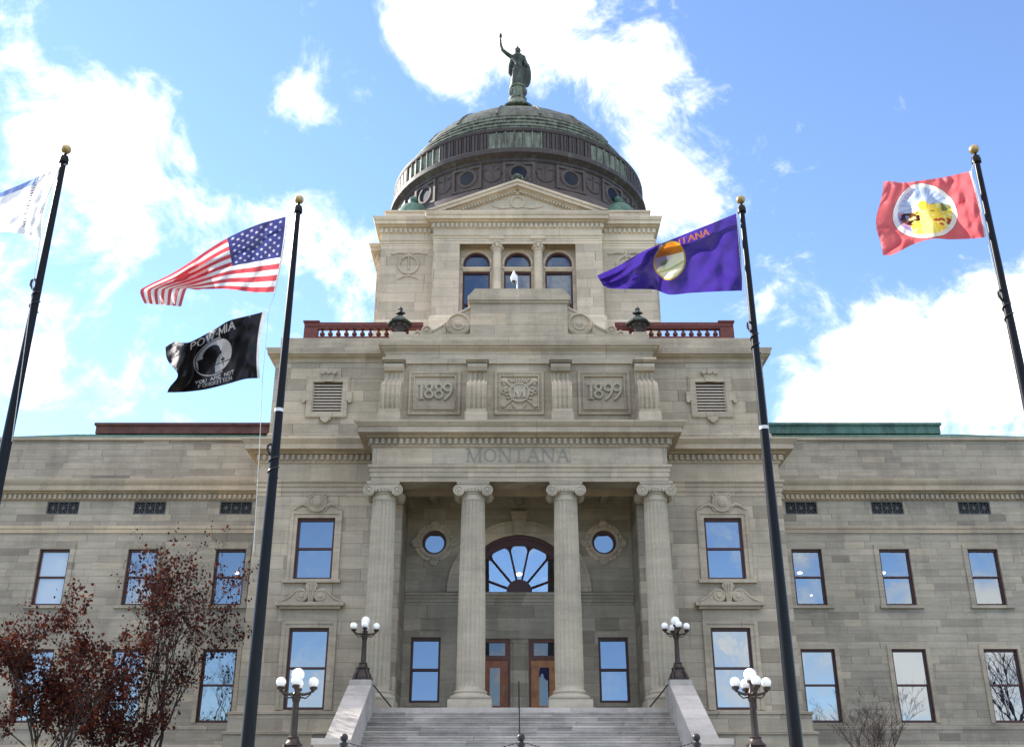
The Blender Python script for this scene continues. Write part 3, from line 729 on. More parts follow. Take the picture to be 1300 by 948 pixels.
# MONTANA, raised letters (stroke outlines)
def letters(text, x0, x1, z0, z1, Y, mb, th=.02, wgt=.15):
    widths = {'M':1.15,'O':1.08,'N':1.0,'T':.92,'A':1.05,'I':.4}
    gap = .2; tot = sum(widths[c] for c in text)+gap*(len(text)-1); k = (x1-x0)/tot; H = z1-z0; x = x0
    def bar(p, q, w):
        d = Vector((q[0]-p[0], q[1]-p[1])); d.normalize(); nn = Vector((-d.y, d.x))*w/2
        pl = [(p[0]+nn.x,p[1]+nn.y),(p[0]-nn.x,p[1]-nn.y),(q[0]-nn.x,q[1]-nn.y),(q[0]+nn.x,q[1]+nn.y)]
        mb.prism_xz(pl, Y-th-random.uniform(0,.003), Y)
    for c in text:
        w = widths[c]*k; a, b_ = x, x+w; f = wgt*H; t = f*.45; e = f*.5
        def serif(xx, zz): bar((xx-f*.95, zz), (xx+f*.95, zz), t*.8)
        if c == 'M':
            bar((a+e,z0),(a+e,z1),t); bar((b_-e,z0),(b_-e,z1),f); bar((a+e,z1),((a+b_)/2,z0),f); bar(((a+b_)/2,z0),(b_-e,z1),t)
            for xx in (a+e, b_-e): serif(xx, z0+t*.4)
            serif(a+e*.6, z1-t*.4); serif(b_-e*.6, z1-t*.4)
        elif c == 'N':
            bar((a+e,z0),(a+e,z1),t); bar((b_-e,z0),(b_-e,z1),t); bar((a+e,z1),(b_-e,z0),f); serif(a+e, z0+t*.4); serif(a+e*.6, z1-t*.4); serif(b_-e, z1-t*.4)
        elif c == 'T':
            bar(((a+b_)/2,z0),((a+b_)/2,z1),f); bar((a,z1-t*.5),(b_,z1-t*.5),t); bar((a+t*.4,z1),(a+t*.4,z1-f*1.3),t*.8); bar((b_-t*.4,z1),(b_-t*.4,z1-f*1.3),t*.8); serif((a+b_)/2, z0+t*.4)
        elif c == 'A':
            m_ = (a+b_)/2; bar((a+e,z0),(m_,z1),t); bar((b_-e,z0),(m_,z1),f); bar((a+w*.27,z0+H*.36),(b_-w*.27,z0+H*.36),t); serif(a+e, z0+t*.4); serif(b_-e, z0+t*.4)
        elif c == 'O':
            cx, cz = (a+b_)/2, (z0+z1)/2; N = 28
            for i in range(N):
                A0, A1 = 2*PI*i/N, 2*PI*(i+1)/N
                def ro(A): return (cx+w/2*math.cos(A), cz+H/2*math.sin(A))
                def ri(A): return (cx+(w/2-f*1.0)*math.cos(A), cz+(H/2-t)*math.sin(A))
                mb.prism_xz([ri(A0), ro(A0), ro(A1), ri(A1)], Y-th, Y)
        x += w+gap*k
ENT = [o for o in BLD.children if o.name.startswith('portico_entablature')][0]
mb = MB(); letters('MONTANA', -2.25, 2.12, 15.34, 15.93, PF-.013, mb)
part(mb, 'lettering', simple('shadowed_cut_stone', (.27,.245,.215), .9, var=.1), ENT)  # strokes stand proud; darker colour paints the shade of cut letters

# --- attic storey
mb = MB(); ops = [('rect', s*8.9-.70, s*8.9+.70, 18.49, 20.0) for s in (-1, 1)]
mb.wall(-ATTX, ATTX, 17.0, 21.1, 44.2, ops, .35)
for s in (-1, 1): mb.quad((s*ATTX,44.2,17),(s*ATTX,62,17),(s*ATTX,62,21.1),(s*ATTX,44.2,21.1))
mb.sweep([(-ATTX,62),(-ATTX,44.2),(ATTX,44.2),(ATTX,62)], [(0,17.02),(.07,17.03),(.07,17.42),(.03,17.47),(0,17.48)])
part(mb, 'attic_wall', 'main')
ACP = [(0,21.0),(.05,21.02),(.05,21.1),(.12,21.2),(.26,21.26),(.26,21.3),(.36,21.34),(.36,21.44),(.42,21.55),(.42,21.62),(-.25,21.64)]
mb = MB(); mb.sweep([(-ATTX,62),(-ATTX,44.2),(ATTX,44.2),(ATTX,62)], ACP); part(mb, 'attic_cornice', 'trim')
mb = MB(); mb.box(-ATTX+.12, ATTX-.12, 44.3, 62, 21.2, 22.34); part(mb, 'roof_parapet', 'trim')
for s in (-1, 1):
    xc = s*8.9; q = 44.2
    mb = MB()
    for a, b_ in ((-.95,-.70),(.70,.95)): mb.box(xc+a, xc+b_, q-.1, q+.02, 18.25, 20.24)
    mb.box(xc-.7, xc+.7, q-.1, q+.02, 20.0, 20.24); mb.box(xc-.7, xc+.7, q-.1, q+.02, 18.25, 18.49)
    for k in (-1, 1):
        a, b_ = sorted((xc+k*.80, xc+k*1.15)); mb.box(a, b_, q-.12, q, 19.05, 19.5)
        mb.lathe_y(xc+k*1.08, 19.02, [(.09,q),(.09,q-.2)], 10)
        a, b_ = sorted((xc+k*.951, xc+k*1.02)); mb.box(a, b_, q-.06, q, 19.501, 20.3)
    mb.prism_xz([(xc-.22,18.1),(xc+.22,18.1),(xc+.3,18.5),(xc-.3,18.5)], q-.13, q-.001); mb.lathe_y(xc, 18.12, [(.16,q),(.16,q-.2)], 12)
    mb.prism_xz([(xc-.2,20.0),(xc+.2,20.0),(xc+.34,20.5),(xc-.34,20.5)], q-.13, q-.001)
    for k in (-.26, 0, .26): mb.lathe_y(xc+k, 20.48, [(.12,q),(.12,q-.2)], 10)
    sur = part(mb, 'louvre', 'trim')
    mb = MB()
    for k in range(10):
        z = 18.5+k*.148; mb.prism_yz([(q+.04,z),(q+.075,z),(q+.24,z+.115),(q+.205,z+.115)], xc-.66, xc+.66) if False else mb.prism_yz([(q+.03,z),(q+.03,z+.07),(q+.06,z+.085),(q+.06,z+.02),(q+.05,z)], xc-.66, xc+.66)
    mb.box(xc-.7, xc-.66, q+.0, q+.3, 18.49, 20.0); mb.box(xc+.66, xc+.7, q+.0, q+.3, 18.49, 20.0)
    part(mb, 'slats', 'louvre', sur, smooth=0)
    mb = MB(); mb.quad((xc-.7,q+.3,18.45),(xc+.7,q+.3,18.45),(xc+.7,q+.3,20.05),(xc-.7,q+.3,20.05)); part(mb, 'louvre_shade_sheet', 'dark', sur)  # near-black sheet paints the shade in the gaps between the slats
# centre attic
CY = 43.3; CXH = 6.15
mb = MB()
mb.box(-CXH, CXH, CY, 44.25, 16.99, 20.53)
mb.box(-CXH+.0, CXH-.0, CY-.12, 44.25, 20.531, 21.16)
part(mb, 'centre_attic', 'trim')
pc = [(-CXH,44.3),(-CXH,CY-.1),(CXH,CY-.1),(CXH,44.3)]
mb = MB(); mb.sweep(pc, [(0,20.98),(.05,21.02),(.05,21.1),(.16,21.2),(.24,21.24),(.24,21.3),(.32,21.33),(.32,21.42),(.38,21.52),(.38,21.58),(-.3,21.6)]); part(mb, 'attic_cornice', 'trim')
mb = MB(); mb.box(-6.08, 6.08, 43.42, 45.2, 21.5, 22.13); part(mb, 'pedestal_course', 'trim')
# date panels
def panel(xc, hw, z0, z1):
    mb = MB(); q = CY
    for (a, b_, d) in ((0, .10, .09), (.10, .22, .05), (.22, .27, .10)):
        mb.box(xc-hw+a, xc-hw+b_, q-d, q, z0+a, z1-a); mb.box(xc+hw-b_, xc+hw-a, q-d, q, z0+a, z1-a)
        mb.box(xc-hw+b_, xc+hw-b_, q-d, q, z1-b_, z1-a); mb.box(xc-hw+b_, xc+hw-b_, q-d, q, z0+a, z0+b_)
    n = 20
    for k in range(n):
        x = xc-hw+.16+(2*hw-.32)*k/(n-1)
        for z in (z0+.16, z1-.16): mb.ell((x, q-.05, z), (.045,.04,.045), 6, 4)
    for k in range(1, 17):
        z = z0+.16+(z1-z0-.32)*k/17
        for x in (xc-hw+.16, xc+hw-.16): mb.ell((x, q-.05, z), (.045,.04,.045), 6, 4)
    return part(mb, 'carved_panel', 'trim')
def digit(mb, ch, xc, z0, H, Y, th):
    R = th; 
    if ch == '1':
        mb.tube([(xc+.02,Y,z0+.0),(xc+.02,Y,z0+H)], R*1.15, 8); mb.tube([(xc-.12,Y,z0+H*.9),(xc+.02,Y,z0+H)], R*.8, 6); mb.tube([(xc-.11,Y,z0),(xc+.15,Y,z0)], R*.8, 6)
    if ch == '8':
        for cz, r in ((.27, .27), (.76, .22)): mb.tube([(xc+r*H*.86*math.cos(2*PI*k/20), Y, z0+cz*H+r*H*.88*math.sin(2*PI*k/20)) for k in range(21)], R, 8)
    if ch == '9':
        r = .235*H; mb.tube([(xc+r*math.cos(2*PI*k/20), Y, z0+.74*H+r*math.sin(2*PI*k/20)) for k in range(21)], R, 8)
        mb.tube([(xc+r,Y,z0+.74*H),(xc+r*1.0,Y,z0+.55*H),(xc+r*.6,Y,z0+.28*H),(xc-.05*H,Y,z0+.04*H),(xc-.2*H,Y,z0-.09*H)], [R,R*1.1,R*1.1,R,R*.9], 8)
for xc, txt in ((-3.86, '1889'), (3.86, '1899')):
    pn = panel(xc, 1.18, 18.05, 20.17); pn['label'] = 'carved stone panel bearing the year '+txt
    mb = MB()
    for ch, dx in zip(txt, (-.62,-.25,.20,.60)): digit(mb, ch, xc+dx, 18.82, .74, CY-.055, .062)
    part(mb, 'numerals', 'column', pn)
pn = panel(0, 1.12, 18.05, 20.17); pn['label'] = 'carved stone panel with a letter M in a ring over crossed tools'
mb = MB(); q = CY-.04
for s in (-1, 1):
    mb.tube([(-s*.72,q,18.42),(s*.72,q,19.75)], .05, 7); mb.ell((s*.70,q,19.72), (.2,.05,.13), 10, 6); mb.ell((-s*.72,q,18.46), (.12,.05,.1), 10, 6)
    for k in range(5): mb.ell((s*(.50+.05*k), q, 18.85+.17*k), (.11,.04,.06), 8, 5)
    mb.spiral(s*.72, 19.15, q, .14, .05, 1, .04)
mb.arc_band(0, 19.12, .40, .48, 0, 2*PI, CY-.10, CY, 28); mb.arc_band(0, 19.12, 0, .40, 0, 2*PI, CY-.06, CY-.001, 28)
for k in range(-3, 4): mb.tube([(k*.10,q-.02,19.62),(k*.15,q-.02,19.78)], .04, 6)
mb.spiral(0, 18.62, q, .3, .28, .5, .05, a0=PI)
part(mb, 'emblem', 'trim', pn)
mb = MB(); letters('M', -.27, .27, 18.86, 19.40, CY-.06, mb, th=.07, wgt=.22); part(mb, 'emblem_letter', 'column', pn)
# consoles
for xc in (-5.69, -1.90, 1.88, 5.69):
    mb = MB(); h = .44
    mb.box(xc-h-.05, xc+h+.05, 41.72, CY, 17.0, 17.62)
    mb.box(xc-h-.0, xc+h+.0, 41.80, CY, 17.621, 17.78)
    prof = [(CY,17.781),(41.98,17.781),(41.86,18.1),(41.84,18.5),(41.92,18.85),(42.1,19.14),(42.4,19.32),(42.72,19.34),(42.86,19.42),(42.90,19.7),(42.84,19.92),(42.66,19.96),(42.56,20.12),(42.60,20.29),(42.75,20.35),(CY,20.35)]
    mb.prism_yz(prof, xc-h, xc+h)
    for k in (-.3, -.1, .1, .3):              # ribs down the face of the scroll
        mb.tube([(xc+k, y-.01, z) for y, z in prof[1:8]], .065, 6); mb.tube([(xc+k, y-.01, z) for y, z in prof[8:11]], .055, 6)
    mb.box(xc-h-.02, xc+h+.02, 42.56, CY, 20.351, 20.42); mb.box(xc-h-.08, xc+h+.08, 42.46, CY, 20.421, 20.53)
    part(mb, 'console', 'trim', smooth=40)
    cn = BLD.children[-1]
# upper pedestal with scrolls
mb = MB(); mb.box(-2.3, 2.3, 43.5, 45.4, 22.131, 23.78); mb.box(-2.36, 2.36, 43.42, 45.45, 23.781, 23.9)
mb.prism_xz([(-2.44,23.901),(2.44,23.901),(2.44,24.1),(2.25,24.3),(2.1,24.5),(-2.1,24.5),(-2.25,24.3),(-2.44,24.1)], 43.36, 45.5)
part(mb, 'pedestal_block', 'trim')
for s in (-1, 1):
    mb = MB(); Y = 43.55; zb = 22.131
    top = [(2.31,23.62),(2.5,23.5),(2.75,23.38),(3.2,23.05),(3.7,22.62),(4.05,22.42),(4.3,22.38)]
    pl = [(s*x, z) for x, z in top]+[(s*4.3, zb), (s*2.31, zb)]
    mb.prism_xz(pl if s < 0 else pl[::-1], Y+.1, Y+.5)
    mb.tube([(s*x, Y+.12, z) for x, z in top], .08, 7)
    mb.lathe_y(s*2.86, zb+.60, [(.60,Y+.5),(.60,Y+.02),(.5,Y-.04),(.46,Y+.04),(.36,Y+.04),(.30,Y-.02),(.2,Y-.02),(.14,Y-.08),(.05,Y-.1)], 28)
    mb.lathe_y(s*4.35, zb+.27, [(.25,Y+.5),(.25,Y),(.18,Y-.04),(.15,Y+.02),(.08,Y+.02),(.06,Y-.04)], 18)
    mb.tube([(s*4.1,Y+.1,zb+.1),(s*4.5,Y+.08,zb+.05),(s*4.8,Y+.1,zb+.25),(s*4.98,Y+.1,zb+.05)], [.08,.1,.09,.05], 7)
    for k in range(5): mb.tube([(s*(3.5-.02*k),Y+.08,zb+.6-.1*k),(s*(3.5+.12*k),Y+.06,zb+.05)], .05, 6)
    part(mb, 'scroll_ornament', 'trim')
# balustrades
for s in (-1, 1):
    mb = MB(); y0, y1 = 44.36, 44.72; z0 = 22.342
    a, b_ = sorted((s*4.6, s*10.3)); mb.box(a, b_, y0, y1, 23.0, 23.2); mb.box(a, b_, y0+.03, y1-.03, 22.90, 22.999)
    a, b_ = sorted((s*6.2, s*10.3)); 
    a2, b2 = sorted((s*4.6, s*9.65)); mb.box(a2, b2, y0, y1, z0, 22.46)
    a3, b3 = sorted((s*9.651, s*10.3)); mb.box(a3, b3, y0-.01, y1+.01, z0, 22.899)
    a3, b3 = sorted((s*5.3, s*6.1)); mb.box(a3, b3, y0+.02, y1-.02, 22.461, 22.899)
    a3, b3 = sorted((s*9.58, s*10.36)); mb.box(a3, b3, y0-.06, y1+.06, 23.201, 23.28)
    bl = part(mb, 'balustrade', 'redrail')
    for k in range(9):
        xx = s*(6.36+k*.385)
        mb = MB(); mb.lathe(xx, 44.54, [(.11,22.461),(.11,22.50),(.06,22.52),(.13,22.62),(.125,22.67),(.05,22.80),(.05,22.83),(.09,22.86),(.09,22.899)], 10); part(mb, 'baluster', 'redrail', bl)

# --- tower
TX, TY, BX, BY = 8.1, 53.0, 4.95, 52.4
mb = MB()
mb.wall(-TX, TX, 20, 33.0, TY, [('rect', -4.6, 4.6, 21, 32.9)], .01)
mb.wall(-BX, BX, 20, 33.0, BY, [('rect', -3.4, 3.4, 26, 32.72)], .66)
ops = []
for xw in (-2.42, .0, 2.42): ops += [('rect', xw-.80, xw+.80, 26.5, 30.72), ('arch', xw, .78, 31.03, 31.22)]
mb.wall(-4.6, 4.6, 25, 32.95, TY+.05, ops, .3)
for s in (-1, 1):
    mb.quad((s*BX,BY,20),(s*BX,TY,20),(s*BX,TY,33),(s*BX,BY,33))
    mb.quad((s*TX,TY,20),(s*TX,70,20),(s*TX,70,33),(s*TX,TY,33))
    a, b_ = sorted((s*TX, s*8.75)); mb.box(a, b_, 56.2, 66, 20, 33)
mb.quad((-BX,BY,26),(BX,BY,26),(BX,TY+.1,26),(-BX,TY+.1,26))
part(mb, 'tower_wall', 'tower')
tp = [(-8.75,66),(-8.75,56.2),(-TX,56.2),(-TX,TY),(-BX,TY),(-BX,BY),(BX,BY),(BX,TY),(TX,TY),(TX,56.2),(8.75,56.2),(8.75,66)]
mb = MB()
mb.sweep(tp, [(0,32.2),(.012,32.2),(.012,32.4),(.03,32.4),(.03,32.55),(.06,32.56),(.06,32.7),(.12,32.74),(.12,32.8),(.015,32.82),(.015,33.2),(.06,33.24),(.06,33.58),(.2,33.62),(.2,33.68),(.40,33.72),(.40,33.92),(.45,33.95),(.52,34.12),(.52,34.18),(-.3,34.2)])
mb.dentils(tp, .05, .16, 33.27, 33.55, .15, .12)
mb.sweep(tp, [(0,20),(.12,20),(.12,27.4),(.02,27.5),(0,27.55)])
part(mb, 'tower_cornice', 'clean')
mb = MB(); mb.box(-TX+.15, TX-.15, TY+.15, 69, 34.1, 34.82); mb.box(-TX+.06, TX-.06, TY+.06, 69.1, 34.821, 34.92); part(mb, 'tower_parapet', 'clean')
# tower windows between two little columns
for xw in (-2.42, 0., 2.42):
    fr = window(xw, 26.5, 30.72, 1.6, TY+.05, glassm='glassdark', surround=None, bar=True)
    mb = MB(); Y = TY+.05; mb.box(xw-.80, xw+.80, Y-.05, Y+.0, 30.74, 30.86); mb.box(xw-.85, xw+.85, Y-.09, Y, 30.861, 30.98)
    part(mb, 'transom', 'clean', fr)
    mb = MB(); mb.arc_band(xw, 31.22, .66, .78, 0, PI, Y+.08, Y+.2, 24); mb.box(xw-.78, xw-.66, Y+.08, Y+.2, 31.03, 31.22); mb.box(xw+.66, xw+.78, Y+.08, Y+.2, 31.03, 31.22); mb.box(xw-.66, xw+.66, Y+.08, Y+.2, 31.03, 31.11)
    lu = part(mb, 'arched_window', 'redwood')
    mb = MB(); mb.prism_xz([(xw+.7*math.cos(PI*k/24), 31.22+.7*math.sin(PI*k/24)) for k in range(25)]+[(xw-.7,31.05),(xw+.7,31.05)], Y+.17, Y+.19); part(mb, 'pane', 'glassdark', lu, smooth=0)
    mb = MB(); mb.arc_band(xw, 31.22, .80, .92, 0, PI, Y-.04, Y+.01, 24); part(mb, 'surround', 'clean', lu)
for xw in (-1.21, 1.21):
    mb = MB(); yc = TY-.28
    mb.lathe(xw, yc, [(.27,26),(.25,31.9)], 40, rf=lambda a, z: 1-.05*abs(math.sin(a*8)))
    c = part(mb, 'tower_column', 'clean', smooth=50)
    mb = MB(); mb.lathe(xw, yc, [(.26,31.85),(.29,31.9),(.29,31.95),(.27,32.0),(.33,32.3),(.40,32.5)], 20)
    for k in range(8):
        a = PI/4*k; mb.ell((xw+.30*math.cos(a), yc+.30*math.sin(a), 32.12), (.10,.10,.14), 8, 6); mb.ell((xw+.36*math.cos(a+.4), yc+.36*math.sin(a+.4), 32.38), (.09,.09,.1), 8, 6)
    mb.box(xw-.44, xw+.44, yc-.42, yc+.32, 32.5, 32.715)
    part(mb, 'capital', 'clean', c)
# carved wreaths on the tower's corners
for s in (-1, 1):
    xc = s*6.42; zc = 31.15; mb = MB(); Y = TY-.03
    for k in range(26):
        a = 2*PI*k/26; mb.ell((xc+.56*math.cos(a), Y, zc+.58*math.sin(a)), (.11,.07,.11), 7, 5)
    mb.tube([(xc,Y,zc-.3),(xc,Y-.02,zc+.75)], .05, 6); mb.ell((xc,Y,zc+.8), (.09,.06,.16), 8, 6)
    for k in (-1, 1):
        mb.tube([(xc+k*.12,Y,zc+.72),(xc+k*.5,Y,zc+.80),(xc+k*.95,Y,zc+.70)], [.05,.09,.05], 6); mb.ell((xc+k*.95,Y,zc+.72), (.15,.06,.08), 8, 5)
        mb.tube([(xc,Y,zc-.72),(xc+k*.35,Y,zc-.82),(xc+k*.62,Y,zc-.98)], [.06,.07,.03], 6)
    part(mb, 'wreath', 'tower')
# pediment
mb = MB(); zb, za, hw = 34.2, 36.35, 5.42
mb.prism_xz([(-hw+.3,zb),(hw-.3,zb),(0,za-.2)], BY+.0, 57.5)
part(mb, 'pediment', 'clean')
PED = BLD.children[-1] if BLD.children[-1].name.startswith('pediment') else [o for o in BLD.children if o.name.startswith('pediment')][0]
mb = MB()
sl = (za-zb)/hw; ln = math.sqrt(1+sl*sl)
for s in (-1, 1):
    for (d0, d1, y0) in ((0,.14,BY-.56),(.141,.34,BY-.48),(.341,.44,BY-.24),(.441,.62,BY-.07)):
        e0, e1 = d0*ln, d1*ln
        pl = [(s*hw, zb-e1+.0), (s*hw, zb-e0), (0, za-e0), (0, za-e1)]
        # keep the raking mouldings above the horizontal cornice
        xx1 = hw-e1/sl; xx0 = hw-e0/sl
        pl = [(s*xx1, zb), (s*xx0, zb), (0, za-e0), (0, za-e1)]
        mb.prism_xz(pl if s > 0 else pl[::-1], y0, BY+.6)
    L = math.hypot(hw, za-zb); n = 30
    for k in range(2, n):
        f = k/n; x = s*hw*(1-f); z = zb+(za-zb)*f-.50*ln
        if z > zb+.1: mb.box(x-.075, x+.075, BY-.2, BY-.06, z-.09, z+.09)
part(mb, 'raking_cornice', 'clean', PED)
mb = MB(); mb.arc_band(0, 35.05, .34, .44, 0, 2*PI, BY-.08, BY, 24); mb.ell((0,BY-.08,35.62), (.14,.08,.12), 8, 6)
for s in (-1, 1): mb.tube([(s*.3,BY-.02,34.7),(s*.9,BY-.03,34.62),(s*1.5,BY-.02,34.75)], [.05,.06,.03], 6)
part(mb, 'tympanum_ring', 'clean', PED)
mb = MB(); mb.lathe(0, BY-.2, [(.12,36.35),(.1,36.5),(.22,36.58),(.26,36.68),(.16,36.85),(.04,36.95)], 12)
for k in range(7):
    a = PI*(k+.5)/7; mb.ell((.3*math.cos(a), BY-.25, 36.5+.34*math.sin(a)), (.08,.06,.10), 7, 5)
part(mb, 'acroterion', 'cop_mid', PED)
# --- dome
DX, DY = 0.10, 61.2
def arcpatch(mb, r, a0, a1, z0, z1, n, m, r2=None):
    r2 = r if r2 is None else r2
    for k in range(n):
        b0, b1 = a0+(a1-a0)*k/n, a0+(a1-a0)*(k+1)/n
        mb.quad((DX+r*math.sin(b0),DY-r*math.cos(b0),z0),(DX+r*math.sin(b1),DY-r*math.cos(b1),z0),(DX+r2*math.sin(b1),DY-r2*math.cos(b1),z1),(DX+r2*math.sin(b0),DY-r2*math.cos(b0),z1), m)
def ringprof(mb, prof, m=0, n=128):
    mb.lathe(DX, DY, prof, n, m, cap=False)
RD = 8.36
mb = MB(); ringprof(mb, [(RD+.35,34.2),(RD+.35,36.05),(RD+.22,36.25),(RD+.22,36.35),(RD+.1,36.4),(RD,36.4),(RD,38.3)]); DOME = part(mb, 'dome', 'cop_drum', label='round copper dome, dark purple drum below and green patina above')
mb = MB()
ringprof(mb, [(RD,38.2),(RD+.12,38.3),(RD+.12,38.45),(RD+.34,38.6),(RD+.46,38.68),(RD+.46,38.98),(RD+.4,39.05),(RD+.12,39.12)], 0)
ringprof(mb, [(RD+.1,40.34),(RD+.24,40.4),(RD+.28,40.5),(RD+.28,40.62),(RD+.0,40.72)], 0)
part(mb, 'ring_cornice', 'cop_dark', DOME)
mb = MB(); NP = 96
for k in range(NP):
    a0, a1 = 2*PI*(k-.5)/NP, 2*PI*(k+.5)/NP; w = (a1-a0)
    grp = ((k+3)//6) % 2; mi = 1 if grp == 0 else 0
    r = RD+.16
    arcpatch(mb, r, a0+w*.07, a1-w*.07, 39.14, 40.34, 1, mi)
    if mi == 0:
        arcpatch(mb, r+.09, a0+w*.2, a0+w*.5, 39.14, 40.34, 1, 0); arcpatch(mb, r+.09, a0+w*.6, a0+w*.85, 39.14, 40.34, 1, 0)
        for e in (.2, .5, .6, .85):
            b = a0+w*e; mb.quad((DX+r*math.sin(b),DY-r*math.cos(b),39.14),(DX+(r+.09)*math.sin(b),DY-(r+.09)*math.cos(b),39.14),(DX+(r+.09)*math.sin(b),DY-(r+.09)*math.cos(b),40.34),(DX+r*math.sin(b),DY-r*math.cos(b),40.34), 0)
    b = a1; mb.tube([(DX+(r+.03)*math.sin(b),DY-(r+.03)*math.cos(b),39.12),(DX+(r+.03)*math.sin(b),DY-(r+.03)*math.cos(b),40.36)], .07 if mi else .05, 5, 0 if not mi else 2)
part(mb, 'panel_band', ['cop_dark', 'cop_pale', 'cop_mid'], DOME)
mb = MB()
ringprof(mb, [(8.3,40.7),(8.3,40.76),(8.2,41.02),(8.26,41.06),(8.24,41.14),(8.02,41.2),(7.92,41.5),(7.98,41.54),(7.96,41.62),(7.74,41.68),(7.62,41.98),(7.68,42.02),(7.66,42.1),(7.42,42.16),(7.3,42.48),(7.34,42.52),(7.1,42.6)])
part(mb, 'stepped_rings', 'cop_mid', DOME)
mb = MB(); pr = []
A_, Z0_, B_ = 7.5, 41.35, 4.85
for k in range(31):
    r = 7.15*(1-k/31)+.5*(k/31); pr.append((r, Z0_+B_*math.sqrt(1-(r/A_)**2) if r < A_ else Z0_))
ringprof(mb, [(7.3,42.3)]+pr, n=96)
part(mb, 'dome_cap', 'cop_top', DOME)
for k in range(16):
    a = 2*PI*k/16+PI/16; mb = MB()
    mb.tube([(DX+r*math.sin(a)*1.003, DY-r*math.cos(a)*1.003, z+.02) for r, z in pr[::2]], [.075]*len(pr[::2]), 6); part(mb, 'rib', 'cop_mid', DOME)
mb = MB(); ringprof(mb, [(1.05,46.4),(1.05,46.95),(.78,47.0),(.72,48.2)], n=24)
for k in range(8):
    a = PI/4*k+.2; mb.box(DX+.85*math.sin(a)-.07, DX+.85*math.sin(a)+.07, DY-.85*math.cos(a)-.07, DY-.85*math.cos(a)+.07, 46.95, 48.2)
ln_ = part(mb, 'lantern', 'cop_dark', DOME)
mb = MB(); ringprof(mb, [(.72,48.25),(1.20,48.3),(1.24,48.42),(1.04,48.58),(.80,48.85),(.68,49.1),(.62,49.3)], n=32); part(mb, 'lantern_roof', 'cop_mid', DOME)
for k in range(-5, 6):
    a = k*PI/8; c, s = math.cos(a), math.sin(a)
    def loc(r, t, z, R=RD): return (DX+(R+r)*s+t*c, DY-(R+r)*c+t*s, z)
    mb = MB(); N = 24; zc = 37.42
    for i in range(N):
        A0, A1 = 2*PI*i/N, 2*PI*(i+1)/N
        for (r0, r1, d0, d1) in ((.50,.60,.07,.07),(.60,.70,.07,.01),(.50,.44,.07,-.04)):
            mb.quad(loc(d0,r0*math.cos(A0),zc+r0*math.sin(A0)),loc(d1,r1*math.cos(A0),zc+r1*math.sin(A0)),loc(d1,r1*math.cos(A1),zc+r1*math.sin(A1)),loc(d0,r0*math.cos(A1),zc+r0*math.sin(A1)))
    # square recess frame round the porthole
    for x0, x1, z0, z1 in ((-1.0,-.82,36.5,38.2),(.82,1.0,36.5,38.2),(-.82,.82,38.02,38.2),(-.82,.82,36.5,36.66)):
        p = [loc(-.05,x0,z0),loc(-.05,x1,z0),loc(-.05,x1,z1),loc(-.05,x0,z1),loc(.075,x0,z0),loc(.075,x1,z0),loc(.075,x1,z1),loc(.075,x0,z1)]
        mb.add(p, [(4,5,6,7),(0,1,5,4),(1,2,6,5),(2,3,7,6),(3,0,4,7)])
    pw = part(mb, 'porthole', 'cop_drum', DOME)
    mb = MB(); mb.add([loc(.0,.47*math.cos(2*PI*i/N),zc+.49*math.sin(2*PI*i/N)) for i in range(N)], [tuple(range(N))]); part(mb, 'porthole_glass', 'glassport', DOME, smooth=0)
for k in range(-5, 5):                        # wreaths in relief between the portholes
    a = (k+.5)*PI/8; c, s = math.cos(a), math.sin(a)
    def loc(r, t, z, R=RD): return (DX+(R+r)*s+t*c, DY-(R+r)*c+t*s, z)
    mb = MB()
    for i in range(14):
        A = -PI*.15-PI*.7*i/13; mb.ell(loc(.0,.52*math.cos(A),37.45+.52*math.sin(A)), (.085,.07,.085), 6, 5)
    mb.tube([loc(.01,0,36.9),loc(.02,0,38.0)], .045, 6); mb.ell(loc(.0,0,38.02), (.10,.08,.08), 6, 5)
    for e in (-1, 1):
        mb.tube([loc(.0,e*.5,37.35),loc(.02,e*.62,37.6),loc(.0,e*.45,37.85),loc(.01,e*.2,37.75)], .04, 6)
    part(mb, 'drum_wreath', 'cop_drum', DOME)
for s in (-1, 1):
    mb = MB(); cx, cy = s*6.45-.08, 55.4
    mb.lathe(cx, cy, [(1.22,34.85),(1.22,35.5),(1.17,35.6),(1.12,35.85),(.98,36.2),(.74,36.5),(.4,36.7),(.2,36.78),(.15,36.9),(.25,37.02),(.27,37.14),(.17,37.3),(.02,37.36)], 28)
    part(mb, 'corner_dome', 'cop_green')

